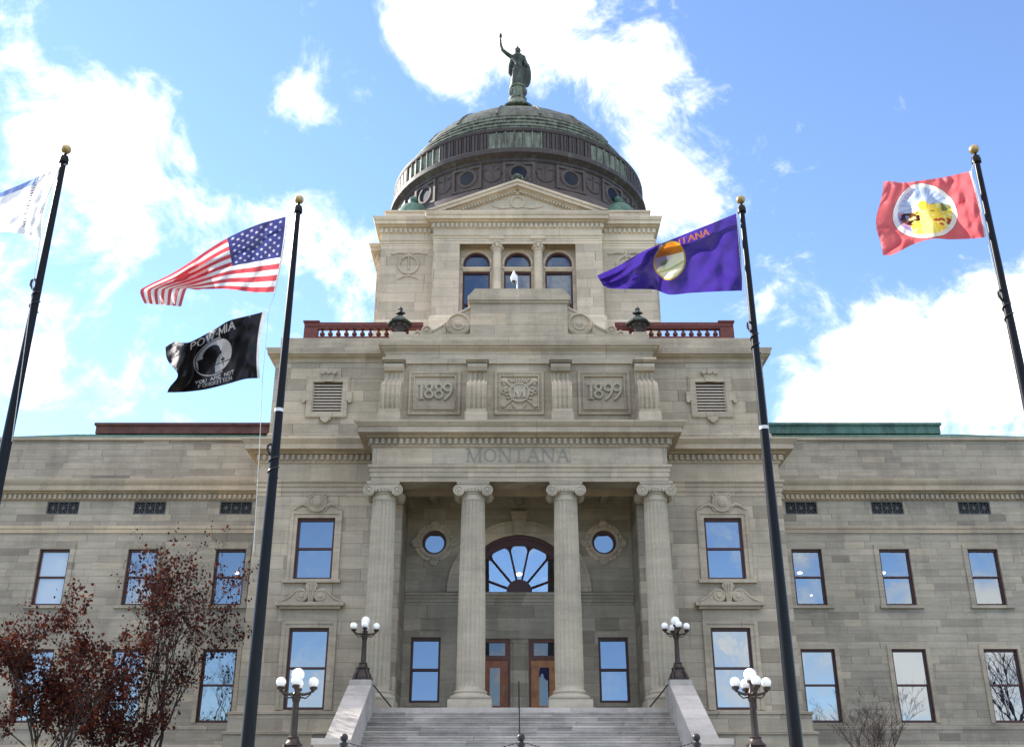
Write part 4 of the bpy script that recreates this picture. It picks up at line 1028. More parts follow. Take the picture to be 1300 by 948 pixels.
# ------------------------------------------------------------ statue on the dome: one voxel-joined figure
def statue():
    mb = MB(); x0, y0, z0 = .42, 61.2, 49.3
    root = thing('statue', (x0, y0, 49.3), 'weathered bronze woman in robes raising a torch on the dome top', 'statue')
    mb.lathe(x0, y0, [(.66,49.29),(.66,49.45),(.57,49.5),(.54,50.3),(.62,50.36),(.62,50.5)], 24)
    mb.ell((x0-.5,y0-.3,49.9), (.16,.14,.35)); mb.ell((x0+.5,y0-.3,49.9), (.2,.16,.4))
    part_ = build(mb, 'plinth', 'cop_mid', root)
    mb = MB(); z = 50.48
    def leg(a, z): return 1+.09*math.sin(a*9+z*2.2)*max(0, (51.6-z)/2.2)+.03*math.sin(a*5)
    mb.lathe(x0+.02, y0, [(.60,z),(.58,z+.3),(.52,z+.8),(.47,z+1.3),(.44,z+1.65),(.36,z+2.0),(.37,z+2.25),(.44,z+2.55),(.46,z+2.8),(.36,z+3.0),(.15,z+3.08),(.12,z+3.2)], 48, rf=leg)
    mb.ell((x0,y0,z+3.38), (.215,.235,.29)); mb.ell((x0,y0-.2,z+3.32), (.045,.06,.06)); mb.ell((x0,y0-.13,z+3.22), (.11,.10,.09))
    mb.ell((x0,y0+.06,z+3.5), (.26,.27,.25)); mb.tube([(x0,y0+.02,z+3.65),(x0,y0+.02,z+3.92)], [.15,.05], 8)
    mb.ell((x0-.20,y0-.2,z+2.55), (.17,.16,.15)); mb.ell((x0+.20,y0-.2,z+2.55), (.17,.16,.15))
    # raised right arm with the torch
    sh = Vector((x0-.42, y0-.02, z+2.82))
    mb.ell(sh, (.21,.2,.2)); mb.tube([sh, sh+Vector((-.38,-.06,.28)), sh+Vector((-.72,-.08,.62)), sh+Vector((-.84,-.1,1.05)), sh+Vector((-.86,-.12,1.45))], [.19,.165,.135,.11,.085], 10)
    hd = sh+Vector((-.86,-.13,1.5)); mb.ell(hd, (.10,.10,.12))
    # left arm, shield and cloak
    sl_ = Vector((x0+.42, y0-.02, z+2.78)); mb.ell(sl_, (.2,.2,.2))
    mb.tube([sl_, sl_+Vector((.16,-.05,-.5)), sl_+Vector((.22,-.25,-1.0))], [.17,.15,.11], 10)
    mb.ell((x0+.66,y0-.05,z+1.15), (.36,.17,1.15)); mb.ell((x0+.50,y0+.2,z+1.5), (.3,.25,1.35))
    mb.tube([(x0-.42,y0+.05,z+2.7),(x0-.56,y0+.02,z+2.0),(x0-.60,y0-.05,z+1.35),(x0-.40,y0-.12,z+.8)], [.14,.16,.13,.06], 8)
    mb.tube([(x0-.42,y0-.3,z+2.5),(x0-.05,y0-.44,z+1.9),(x0+.32,y0-.38,z+1.55)], [.08,.1,.08], 8)
    for k in range(6): mb.tube([(x0-.3+.13*k,y0-.42+.02*abs(k-2.5),z+1.6),(x0-.36+.15*k,y0-.5+.03*abs(k-2.5),z+.1)], [.05,.08], 6)
    o = build(mb, 'figure', 'cop_stat', root, smooth=0)
    rm = o.modifiers.new('join', 'REMESH'); rm.mode = 'VOXEL'; rm.voxel_size = .045; rm.use_smooth_shade = True
    sm = o.modifiers.new('soften', 'SMOOTH'); sm.iterations = 2; sm.factor = .4
    mb = MB(); p = hd; mb.tube([p+Vector((0,0,-.28)), p+Vector((0,0,.0)), p+Vector((.0,0,.22)), p+Vector((0,0,.26))], [.03,.045,.06,.12], 8)
    mb.ell(p+Vector((0,0,.42)), (.12,.12,.2)); mb.ell(p+Vector((.02,0,.56)), (.07,.07,.14))
    build(mb, 'torch', 'cop_stat', root)
statue()

# ------------------------------------------------------------ roof lanterns and camera
for i, (xx, lab) in enumerate(((-5.66, 'green bronze roof lantern at the inner end of the left red balustrade'), (5.66, 'green bronze roof lantern at the inner end of the right red balustrade'))):
    x = X0+xx; y = 43.85; z = 22.132
    root = thing('roof_lantern', (x, y, z), lab, 'lantern', 'bronze lanterns on the attic')
    mb = MB(); mb.box(x-.34, x+.34, y-.34, y+.34, z, z+.16); build(mb, 'base', 'trim', root)
    mb = MB(); n = 8
    mb.lathe(x, y, [(.12,z+.161),(.14,z+.22),(.26,z+.48),(.38,z+.72)], 8)
    for k in range(8):
        a = PI/4*k; mb.ell((x+.33*math.cos(a), y+.33*math.sin(a), z+.62), (.09,.09,.12), 7, 5)
    build(mb, 'lantern_body', 'cop_dark', root)
    mb = MB(); mb.lathe(x, y, [(.36,z+.72),(.60,z+.70),(.62,z+.76),(.42,z+.92),(.20,z+1.10),(.10,z+1.18)], 6)
    build(mb, 'lantern_roof', 'cop_stat', root, smooth=0)
    mb = MB(); mb.lathe(x, y, [(.09,z+1.15),(.09,z+1.22),(.25,z+1.27),(.25,z+1.33),(.12,z+1.38),(.09,z+1.44),(.13,z+1.52),(.02,z+1.66)], 4); build(mb, 'finial', 'cop_stat', root)
x, y, z = .25, 43.9, 24.501
root = thing('security_camera', (x, y, z), 'white hooded security camera on a bent post above the pedestal block', 'security camera')
mb = MB(); mb.lathe(x, y, [(.10,z),(.10,z+.08),(.05,z+.1)], 12); mb.tube([(x,y,z+.05),(x,y,z+.85),(x-.02,y,z+1.0),(x-.1,y,z+1.06),(x-.16,y-.02,z+1.02)], .033, 8); build(mb, 'post', 'white', root)
mb = MB(); mb.lathe(x-.16, y-.04, [(.13,z+.66),(.15,z+.74),(.15,z+.85),(.09,z+1.05),(.03,z+1.22)], 14); build(mb, 'housing', 'white', root)
mb = MB(); mb.ell((x-.16,y-.06,z+.66), (.09,.09,.09), 12, 8); build(mb, 'lens_dome', 'black', root)

# ------------------------------------------------------------ staircase
ST = thing('entrance_staircase', (X0, 38.3, 2.16), 'broad grey granite staircase rising between sloping cheek walls to the portico', 'staircase')
NS, RISE, RUN = 16, .1945, .362
mb = MB()
for k in range(NS):
    z1 = 5.266-RISE*k; yf = 41.2-RUN*k
    if z1-RISE < 2.1: break
    q = random.uniform(-.004,.004)
    mb.box(-5.72, 5.72, yf-RUN+.0, 41.21, max(2.0, z1-RISE-.02), z1-RISE) if False else None
    mb.box(-5.70, 5.70, yf-RUN-.03, yf-.0, z1-RISE-.05, z1-RISE)         # tread slab with a nosing
    mb.box(-5.70, 5.70, yf-RUN, yf-.001, 2.0, z1-RISE-.051)
build(mb, 'steps', stone('granite_steps', .1945, 1.9, S_GRAN, joint=.012, seed=71.35, stain=.8, jdark=.5), ST, OFF)
for s in (-1, 1):
    mb = MB(); a, b_ = sorted((s*5.705, s*6.50))
    prof = [(35.3,2.0),(35.3,3.36),(40.35,5.86),(40.35,2.0)]
    mb.prism_yz(prof, a, b_)
    pr2 = [(35.3,3.361),(35.3,3.50),(40.35,6.0),(40.35,5.861)]
    mb.prism_yz(pr2, a-.04, b_+.04)
    mb.box(a-.06, b_+.06, 40.351, 41.6, 2.0, 5.98); mb.box(a-.02, b_+.02, 40.42, 41.5, 5.981, 6.22)
    mb.box(a-.08, b_+.08, 34.2, 35.299, 2.0, 3.55); mb.box(a-.14, b_+.14, 34.12, 35.36, 3.551, 3.74)
    build(mb, 'cheek_wall', stone('granite_blocks', 60, 1.25, [(0,(.38,.365,.345)),(.5,(.45,.43,.405)),(1,(.50,.475,.44))], seed=83, stain=.3, jdark=.6, xonly=2, joint=.02), ST, OFF)
# lower lamp pedestals
for i, s in enumerate((-1, 1)):
    x = X0+s*6.25; mb = MB(); mb.box(x-.48, x+.48, 28.5, 29.5, 2.1, 2.66); mb.box(x-.55, x+.55, 28.43, 29.57, 2.661, 2.79)
    tag(build(mb, 'lamp_pedestal', 'granite'), 'low granite pedestal under the %s foreground globe lamp' % ('left' if s < 0 else 'right'), 'pedestal', 'pedestals of the foreground lamps')

def lamp(x, y, z, label):
    root = thing('globe_lamp', (x, y, z), label, 'street lamp', 'five globe lamps by the stairs')
    mb = MB()
    mb.lathe(x, y, [(.40,z),(.40,z+.07),(.34,z+.10),(.33,z+.2),(.27,z+.28),(.25,z+.42),(.29,z+.46),(.20,z+.52),(.15,z+.62),(.17,z+.66),(.11,z+.70)], 8)
    for k in range(4):
        a = PI/2*k+PI/4; c, s = math.cos(a), math.sin(a)
        mb.tube([(x+.40*c,y+.40*s,z+.03),(x+.36*c,y+.36*s,z+.22),(x+.26*c,y+.26*s,z+.34),(x+.24*c,y+.24*s,z+.5)], [.07,.055,.06,.03], 7)
    build(mb, 'base', 'bronze', root)
    mb = MB(); mb.lathe(x, y, [(.105,z+.66),(.10,z+.8),(.085,z+1.55),(.10,z+1.58),(.12,z+1.66),(.09,z+1.72),(.11,z+1.78),(.07,z+1.84),(.05,z+2.05),(.10,z+2.08),(.10,z+2.12)], 40, rf=lambda a, zz: 1-.10*abs(math.sin(a*6)) if zz < z+1.56 else 1)
    build(mb, 'post', 'bronze', root)
    for k in range(4):
        a = PI/2*k+.12; c, s = math.cos(a), math.sin(a)
        mb = MB(); P = lambda r, h: (x+r*c, y+r*s, z+h)
        mb.tube([P(.05,1.78),P(.2,1.76),P(.34,1.80),P(.44,1.86),P(.44,1.9)], [.05,.04,.035,.04,.05], 7)
        mb.tube([P(.08,1.70),P(.25,1.66),P(.38,1.78)], [.03,.02,.02], 6)
        mb.lathe(x+.44*c, y+.44*s, [(.04,z+1.86),(.10,z+1.9),(.11,z+1.95),(.08,z+1.97)], 12)
        build(mb, 'arm', 'bronze', root)
        mb = MB(); mb.ell((x+.44*c, y+.44*s, z+2.08), (.135,.135,.135), 20, 12); build(mb, 'globe', 'globe', root)
    mb = MB(); mb.ell((x, y, z+2.28), (.175,.175,.175), 22, 14); build(mb, 'globe', 'globe', root)
    return root
L0 = lamp(X0-6.1, 40.95, 6.221, 'globe lamp on the left pier at the stair head')
for s_, y, z, lab in ((1,40.95,6.221,'globe lamp on the right pier at the stair head'), (-1,29,2.791,'larger foreground globe lamp left of the stairs before a tall window'), (1,29,2.791,'larger foreground globe lamp right of the stairs before a tall window')):
    xx = s_*6.1 if y > 30 else s_*6.18
    c = dup(L0, (xx+6.1, y-40.95, z-6.221)); c['label'] = lab
# handrails
mb = MB()
mb.tube([(X0-.07,41.0,6.2),(X0-.07,40.6,6.1),(X0-.07,35.6,3.35),(X0-.07,35.3,3.2)], .024, 8)
for yy, zz in ((40.9,5.2),(38.2,3.6),(35.5,2.2)): mb.tube([(X0-.07,yy,zz),(X0-.07,yy,zz+1.0)], .02, 8)
tag(build(mb, 'handrail', 'black'), 'thin black handrail down the middle of the granite stairs', 'handrail')
for s in (-1, 1):
    mb = MB()
    mb.tube([(X0+s*5.66,40.9,6.08),(X0+s*5.3,41.1,5.66),(X0+s*4.98,41.3,5.3)], .03, 8)
    tag(build(mb, 'handrail', 'black'), 'short dark handrail slanting from the %s stair pier to the porch floor' % ('left' if s < 0 else 'right'), 'handrail', 'short rails beside the stair piers')
# bollards and chains
def bollard(x, y, lab):
    z = 2.166; root = thing('bollard', (x, y, z), lab, 'bollard', 'black bollards before the stairs')
    mb = MB(); mb.lathe(x, y, [(.13,z),(.13,z+.1),(.085,z+.14),(.08,z+.86),(.10,z+.88),(.10,z+.92),(.06,z+.94),(.05,z+.97)], 18); build(mb, 'post', 'black', root)
    mb = MB(); mb.ell((x, y, z+1.04), (.092,.092,.092), 16, 10); build(mb, 'ball_finial', 'black', root)
    return root
BX_ = [X0-4.2, X0-.12, X0+3.92]
for x, lab in zip(BX_, ('ball topped black bollard beside the left stair cheek', 'ball topped black bollard in the middle before the centre handrail', 'ball topped black bollard beside the right stair cheek')): bollard(x, 25.0, lab)
for i in range(2):
    mb = MB(); a, b_ = BX_[i]+.09, BX_[i+1]-.09
    for k in range(90):
        t = (k+.5)/90; xx = a+(b_-a)*t; zz = 2.166+.93-.55*4*t*(1-t)*.55
        mb.ell((xx, 25.0, zz), (.026,.008 if k%2 else .015,.015 if k%2 else .008), 6, 4)
    tag(build(mb, 'chain', 'black'), 'black chain sagging from the middle bollard to the %s bollard' % ('left' if i == 0 else 'right'), 'chain', 'chains between the bollards')

# ------------------------------------------------------------ flagpoles
def pole(x, y, top, lab, band=None, cleat=None, hal=None):
    z0 = gz(y); root = thing('flagpole', (x, y, z0), lab, 'flagpole', 'black flagpoles before the building')
    mb = MB(); zt = top-.32; mb.lathe(x, y, [(.17,z0),(.17,z0+.06),(.112,z0+.12)]+[(.112-.064*k/12, z0+.12+(zt-z0-.12)*k/12) for k in range(1, 13)], 24); build(mb, 'shaft', 'pole', root)
    mb = MB(); mb.lathe(x, y, [(.05,zt),(.078,zt+.02),(.078,zt+.10),(.066,zt+.13),(.066,zt+.15),(.03,zt+.16),(.025,zt+.22)], 20); build(mb, 'truck', 'pole', root)
    mb = MB(); mb.ell((x, y, zt+.30), (.085,.085,.085), 20, 12); build(mb, 'ball_finial', 'gold', root)
    r = lambda z: .112-.064*(z-z0)/(zt-z0)
    if band:
        mb = MB(); mb.lathe(x, y, [(r(band)+.004,band),(r(band)+.006,band+.06)], 24, cap=False); build(mb, 'band', 'steel', root)
    if cleat:
        mb = MB(); s, z = cleat; mb.tube([(x+s*(r(z)),y-.02,z-.10),(x+s*(r(z)+.05),y-.03,z-.02),(x+s*(r(z)+.05),y-.03,z+.06),(x+s*r(z),y-.02,z+.10)], .022, 6)
        mb.spiral(x, z-.35, y, r(z)+.01, r(z)+.01, 0, .01) if False else None
        pts = [(x+(r(z)+.012)*math.cos(a*.4), y+(r(z)+.012)*math.sin(a*.4), z-.5+a*.012) for a in range(0, 32)]
        mb.tube(pts, .012, 5); build(mb, 'cleat', 'black', root)
    return root
P1 = at(84, 190, 14.9); P2 = at(380.5, 246, 16.5); P3 = at(939.5, 246, 16.5); P4 = at(1236.5, 190, 14.9)
TOPZ = 12.28
pole(P1.x, 14.9, TOPZ, 'black flagpole cut by the left edge, flying a white flag', cleat=(-1, 9.6))
pole(P2.x, 16.5, TOPZ, 'black flagpole flying the striped flag above the black flag', band=7.98, cleat=(-1, 7.3))
pole(P3.x, 16.5, TOPZ, 'black flagpole flying the purple flag', band=7.66, cleat=(-1, 9.6))
pole(P4.x, 14.9, TOPZ, 'black flagpole cut by the right edge, flying the red flag', cleat=(-1, 9.4))

# ------------------------------------------------------------ flags
GLYPH = {'P':[((0,0),(0,1),(.6,1),(.85,.86),(.85,.64),(.6,.5),(0,.5))],'O':[((.5,1),(.15,.85),(0,.5),(.15,.15),(.5,0),(.85,.15),(1,.5),(.85,.85),(.5,1))],'W':[((0,1),(.28,0),(.55,.8),(.82,0),(1.1,1))],
 'M':[((0,0),(0,1),(.5,.2),(1,1),(1,0))],'I':[((.1,0),(.1,1))],'A':[((0,0),(.5,1),(1,0)),((.2,.36),(.8,.36))],'*':[((.1,.45),(.25,.45))],'Y':[((0,1),(.45,.5),(.9,1)),((.45,.5),(.45,0))],
 'U':[((0,1),(0,.25),(.2,0),(.65,0),(.85,.25),(.85,1))],'R':[((0,0),(0,1),(.6,1),(.85,.86),(.85,.64),(.6,.5),(0,.5)),((.45,.5),(.9,0))],'E':[((.75,1),(0,1),(0,0),(.75,0)),((0,.5),(.6,.5))],
 'N':[((0,0),(0,1),(.9,0),(.9,1))],'T':[((0,1),(.9,1)),((.45,1),(.45,0))],'F':[((.75,1),(0,1),(0,0)),((0,.5),(.6,.5))],'G':[((.9,.8),(.65,1),(.3,1),(0,.7),(0,.3),(.3,0),(.65,0),(.9,.25),(.9,.45),(.55,.45))],' ':[]}
ADV = {'W':1.1,'M':1.,'I':.2,'A':1.,'O':1.,'*':.35,' ':.5}
def text_hit(text, x0, x1, y0, y1, x, y, w=.09):    # is (x, y) inside the lettering set in this box?
    if not (x0-.01 <= x <= x1+.01 and y0-.01 <= y <= y1+.01): return False
    tot = sum(ADV.get(c, .88)+.28 for c in text)-.28
    sc = (x1-x0)/tot; u = (x-x0)/sc; v = (y-y0)/(y1-y0); asp = (y1-y0)/sc
    for c in text:
        ad = ADV.get(c, .88)
        if -.2 < u < ad+.2:
            for pl in GLYPH[c]:
                for (ax, ay), (bx, by) in zip(pl, pl[1:]):
                    ex, ey = bx-ax, (by-ay)*asp; qx, qy = u-ax, (v-ay)*asp
                    k = max(0, min(1, (qx*ex+qy*ey)/max(1e-9, ex*ex+ey*ey)))
                    if math.hypot(qx-k*ex, qy-k*ey) < w*1.25: return True
        u -= ad+.28
    return False
def flagmat(name, trans, gloss):
    m, t, b = mat(name); at_ = t.node('ShaderNodeVertexColor', layer_name='Col'); g = t.node('ShaderNodeNewGeometry')
    d = t.node('ShaderNodeBsdfDiffuse'); tr = t.node('ShaderNodeBsdfTranslucent'); gl = t.node('ShaderNodeBsdfGlossy'); gl.inputs['Roughness'].default_value = .38; gl.inputs['Color'].default_value = (.6,.6,.65,1)
    bp = t.node('ShaderNodeBump'); bp.inputs['Strength'].default_value = .55; bp.inputs['Distance'].default_value = .05
    wv = t.noise(g.outputs['Position'], 5, 5, .65, .6); t.link(wv, bp.inputs['Height'])
    for q in (d, tr, gl): t.link(bp.outputs[0], q.inputs['Normal'])
    t.link(at_.outputs[0], d.inputs[0]); t.link(at_.outputs[0], tr.inputs[0])
    m1 = t.node('ShaderNodeMixShader'); m1.inputs[0].default_value = trans; t.link(d.outputs[0], m1.inputs[1]); t.link(tr.outputs[0], m1.inputs[2])
    m2 = t.node('ShaderNodeMixShader'); m2.inputs[0].default_value = gloss; t.link(m1.outputs[0], m2.inputs[1]); t.link(gl.outputs[0], m2.inputs[2])
    t.link(m2.outputs[0], t.n['Material Output'].inputs[0])
    return m
FM = flagmat('nylon_flag', .68, .03); FMB = flagmat('black_nylon_flag', .15, .035)
def crv(knots, s):
    for i in range(len(knots)-1):
        if s <= knots[i+1][0] or i == len(knots)-2:
            k0 = knots[max(i-1,0)]; k1 = knots[i]; k2 = knots[i+1]; k3 = knots[min(i+2,len(knots)-1)]
            t = (s-k1[0])/(k2[0]-k1[0]); out = []
            for c in range(1, len(k1)):
                m1 = (k2[c]-k0[c])/(k2[0]-k0[0])*(k2[0]-k1[0]); m2 = (k3[c]-k1[c])/(k3[0]-k1[0])*(k2[0]-k1[0])
                out.append((2*t**3-3*t*t+1)*k1[c]+(t**3-2*t*t+t)*m1+(-2*t**3+3*t*t)*k2[c]+(t**3-t*t)*m2)
            return out
def flag(lab, top, bot, Y, pattern, ripple, fm, nu=330, nv=200, group='flags flying from the black flagpoles', fold=None, fly=(0,.5,.2)):
    # s runs from the hoist to the fly, t from the top edge to the bottom edge; knots are (s, px, py, depth shift)
    V = []; C = []
    for i in range(nu+1):
        s = i/nu; a = crv(top, s); b_ = crv(bot, s)
        for j in range(nv+1):
            t = j/nv; px = a[0]+(b_[0]-a[0])*t; py = a[1]+(b_[1]-a[1])*t; dy = a[2]+(b_[2]-a[2])*t
            bow = 4*t*(1-t)
            px += bow*ripple[3]*(1-s)**2+fly[0]*s**5*math.exp(-((t-fly[1])/fly[2])**2)
            d = dy+ripple[0]*(s**.7)*math.sin(2*PI*(s*ripple[1]+t*ripple[2]))+.030*math.sin(2*PI*(s*4.1-t*2.3))*s+.016*math.sin(2*PI*(t*3.2+s*3))*(1-s)+.20*mnoise.noise(Vector((s*3.2+py*.01, t*1.7, Y)))*min(1,s*4)+.085*mnoise.noise(Vector((s*9, t*5-s*5, Y+4)))*min(1,s*6)
            V.append(at(px, py, Y+d)); C.append(pattern(s, t))
    F = [(i*(nv+1)+j, i*(nv+1)+j+1, (i+1)*(nv+1)+j+1, (i+1)*(nv+1)+j) for i in range(nu) for j in range(nv)]
    mb = MB(); mb.v = [tuple(v) for v in V]; mb.f = F; mb.m = [0]*len(F)
    if fold:                                   # the part of the cloth doubled over behind the front layer
        ft, fb, fcol, gap = fold; b0 = len(mb.v); n1, n2 = 60, 24
        for i in range(n1+1):
            a = crv(ft, i/n1); b_ = crv(fb, i/n1)
            for j in range(n2+1):
                t = j/n2; mb.v.append(tuple(at(a[0]+(b_[0]-a[0])*t, a[1]+(b_[1]-a[1])*t, Y+a[2]+(b_[2]-a[2])*t+gap+.02*math.sin(9*i/n1+3*t)))); C.append(fcol)
        for i in range(n1):
            for j in range(n2):
                q = b0+i*(n2+1)+j; mb.f.append((q, q+1, q+n2+2, q+n2+1)); mb.m.append(0)
    o = build(mb, 'flag', fm, None, smooth=180, recalc=False, origin=V[0])
    ca = o.data.color_attributes.new('Col', 'FLOAT_COLOR', 'POINT')
    ca.data.foreach_set('color', [x for c in C for x in (*c, 1)])
    o.data.color_attributes.active_color = ca
    return tag(o, lab, 'flag', group)
RED, WHT, BLU = lin('#c64c54'), (.82,.82,.84), lin('#383c74')
def us(s, t):
    if s < .018: return (.8,.8,.8)
    if t < 7/13 and s < .42:
        u = (s-.018)/.402*12; v = t*13/7*10
        ku, kv = round(u), round(v)
        if 1 <= ku <= 11 and 1 <= kv <= 9 and (ku+kv) % 2 == 0:
            du, dv = (u-ku)*.40*1.9/12/.42*1.0, (v-kv)*.538/10
            dx, dz = (u-ku)/12*.402*1.75, (v-kv)/10*.538
            r = math.hypot(dx, dz); a = math.atan2(dx, -dz)
            if r < .0155*(1+.38*math.cos(5*a)): return (.52,.52,.66)
        return BLU
    return RED if int(t*13) % 2 == 0 else WHT
flag('red and white striped flag with starred blue canton', 
     [(0,366,274,0),(.22,325,286,-.1),(.45,282,306,-.15),(.7,222,345,.1),(.86,181,366,.25),(.90,178,371,.28),(1,183,385,.1)],
     [(0,349,371,0),(.25,322,371,.05),(.5,288,367,.15),(.7,258,367,.1),(.86,239,366,.0),(.90,236,369,-.05),(1,230,389,-.2)], 16.5, us, (.10,1.6,.5,2), FM, fold=([(0,345,282,0),(.4,290,303,0),(.75,222,346,.1),(1,184,366,.2)],[(0,338,290,0),(.25,283,315,0),(.5,266,340,0),(.75,258,366,.1),(1,236,366,.05)], RED, .16))
def pow_(s, t):
    if s < .035: return (.75,.72,.72)
    x, y = (1-s)*1.5, 1-t       # x from the fly, y up
    bk = (.008,.007,.008); w = (.36,.35,.36)
    cx, cy, r = .73, .52, .275
    dx, dy = (x-cx), y-cy; q = math.hypot(dx, dy)
    if q < r:
        # bowed head in profile facing right, guard tower and wire
        head = (((dx+.04)/.125)**2+((dy-.075)/.145)**2 < 1) or (dx < -.005 and dy < .06 and dx > -.24 and dy < .07-(dx+.02)*.15) or (abs(dx-.075) < .03 and abs(dy-.035) < .03) or (dx < .05 and dx > -.12 and -.14 < dy < .02 and dx < .05+dy*.35)
        tow = (.09 < dx < .15 and -.11 < dy < -.08) or (abs(dx-.12) < .006 and -.2 < dy < -.05) or (abs(dy+.14) < .006 and dx > -.02)
        return bk if (head or tow) else w
    if r+.015 < q < r+.033 and x < cx+.1: return w
    if text_hit('POW*MIA', .40, 1.06, .84, .965, x, y): return w
    if text_hit('YOU ARE NOT', .45, 1.01, .135, .19, x, y) or text_hit('FORGOTTEN', .50, .96, .05, .11, x, y): return w
    return bk
flag('black flag with white disc, bowed head silhouette and white lettering',
     [(0,338,395,0),(.15,318,400,-.1),(.35,291,407,.15),(.5,274,417,-.1),(.7,246,432,.15),(.82,236,435,-.12),(.93,222,434,.08),(1,210,440,.1)],
     [(0,330,480,0),(.2,312,481,.1),(.4,290,487,-.05),(.6,262,494,.1),(.75,240,497,.2),(.9,222,498,.0),(1,211,498,-.1)], 16.45, pow_, (.14,2.2,-.7,-4), FMB, fly=(15,.62,.24))
PUR, GLD = lin('#3f2b86'), lin('#a8641e')
def mont(s, t):
    x, y = 1-s, 1-t
    if s < .012: return lin('#3a2a80')
    dx, dy = (x-.485)/.105, (y-.62)/.36; q = math.hypot(dx, dy)
    if q < 1:
        if q > .92: return lin('#c8a02c')
        if dy > .28: return lin('#d08028')                 # seal sky, orange with the fold's shade painted in; mountains, plain and river below
        if dy > -.05+.9*(dx+.3) and dx < -.1: return lin('#a89a98')
        if mnoise.noise(Vector((dx*2.2, dy*3.4, 1))) > .12 and -.3 < dy < .2: return lin('#7fa848')
        if abs(dy+.45-.3*dx) < .05: return lin('#c0c878')
        return lin('#f6efc8')
    if text_hit('MONTANA', .42, .76, .85, .95, x, y): return GLD
    if y > .84 and False: return PUR
    return PUR
flag('purple flag with gold lettering and a round landscape seal',
     [(0,935,271,0),(.2,905,283,-.1),(.45,860,301,-.25),(.7,815,320,-.1),(.88,782,339,.1),(.97,764,347,.2),(1,758,350,.25)],
     [(0,942,369,0),(.22,912,370,.15),(.4,876,372,.0),(.5,850,374,.15),(.6,832,368,-.1),(.8,802,367,.1),(.95,774,366,.0),(1,766,363,-.1)], 16.5, mont, (.15,1.9,.6,2), FM, fold=([(0,933,273,0),(.3,890,290,-.1),(.6,845,308,-.2),(1,777,343,.1)],[(0,932,276,0),(.25,890,308,-.1),(.45,858,318,-.15),(.6,842,342,-.1),(.8,818,346,0),(1,782,349,.1)], PUR, .17))
RD2 = lin('#e26a70')
def tribal(s, t):
    x, y = 1-s, 1-t
    if s < .025: return (.80,.70,.72)
    dx, dy = (x-.43)*1.34, (y-.49)*.86; q = math.hypot(dx, dy)
    if q < .40:
        if q > .345: return (.86,.86,.86)
        a = math.atan2(dy-.07, dx)
        if math.hypot(dx, dy-.08) < .07: return lin('#f3d64a')
        if dy > .05+.05*math.sin(dx*9): return lin('#a8c0e6') if int((a+3.2)*9) % 2 else lin('#c6d2ee')
        if abs(dx) < .07+.12*max(0, -dy): return lin('#f4ea86')
        n = mnoise.noise(Vector((dx*19, dy*19, 3))); n2 = mnoise.noise(Vector((dx*9, dy*9, 8)))
        if dx < -.07 and -.17 < dy < .02 and math.hypot((dx+.20)/.13, (dy+.07)/.09) < 1+.5*n2 and n > -.12: return lin('#3c1a26') if n2 > -.1 else lin('#6a4a30')
        if dx > .07 and math.hypot((dx-.2)/.11, (dy+.17)/.06) < 1+.6*n2 and n > 0: return lin('#b04048')
        if dx > .05 and dy > -.02 and n2 > .02: return lin('#7d8450')
        if dx < -.22: return lin('#d890a0') if n > 0 else lin('#9a90d0')
        return lin('#efd85a') if n > -.25 else lin('#f6efb0')
    if .40 < q < .408: return lin('#a02838')
    return RD2
flag('red flag with a white ringed round seal of yellow sun rays',
     [(0,1233,217,0),(.25,1204,224,-.1),(.5,1172,229,.1),(.75,1146,232,-.1),(.93,1128,230,.1),(1,1122,231,.2)],
     [(0,1252,301,0),(.2,1234,303,.1),(.4,1205,304,-.1),(.55,1185,303,.15),(.75,1160,310,.0),(.92,1134,323,.1),(1,1122,324,.1)], 14.9, tribal, (.10,1.7,.5,2), FM, fly=(-10,.55,.3))
def white_(s, t):
    if s < .012: return (.75,.75,.78)
    n = mnoise.cell(Vector((0, t*46, 2.0))); c = int(t*44) % 2
    if .30 < s < .345+.018*n and .10 < t < .88 and c == 0: return (.05,.05,.07)
    if s > .33 and t < .13: return lin('#8aa0dc')
    if t < .05 and s > .12: return (.2,.2,.3) if int(s*70) % 2 else (.8,.8,.85)
    return (.95,.95,.95)
flag('white flag with a blue top stripe and column of dark lettering',
     [(0,76,213,0),(.3,50,224,-.1),(.6,12,240,.1),(1,-60,268,.1)], [(0,52,302,0),(.3,30,297,.1),(.6,-4,296,-.1),(1,-66,320,0)], 14.9, white_, (.05,1.5,.5,-4), FM)
# halyards
def halyard(p, lab):
    mb = MB(); mb.tube(p, .006, 5); tag(build(mb, 'halyard', 'rope'), lab, 'rope', 'halyards of the flagpoles')
halyard([at(84,208,14.88), at(76,212,14.85), at(60,250,14.85), at(51,280,14.85), at(51,303,14.85), at(45,340,14.8), at(15,560,14.8)], 'pale halyard rope beside the pole of the white flag')
halyard([at(379,262,16.45), at(367,272,16.42), at(357,330,16.42), at(349,372,16.42), at(341,394,16.42), at(333,482,16.4), at(330,560,16.4), at(322,700,16.4)], 'pale halyard rope holding the striped and black flags')
halyard([at(937,262,16.45), at(935,270,16.42), at(940,330,16.42), at(944,370,16.42), at(952,420,16.4)], 'pale halyard rope holding the purple flag')
halyard([at(1237,206,14.85), at(1233,216,14.82), at(1243,260,14.82), at(1253,302,14.82), at(1268,370,14.8)], 'pale halyard rope holding the red flag')

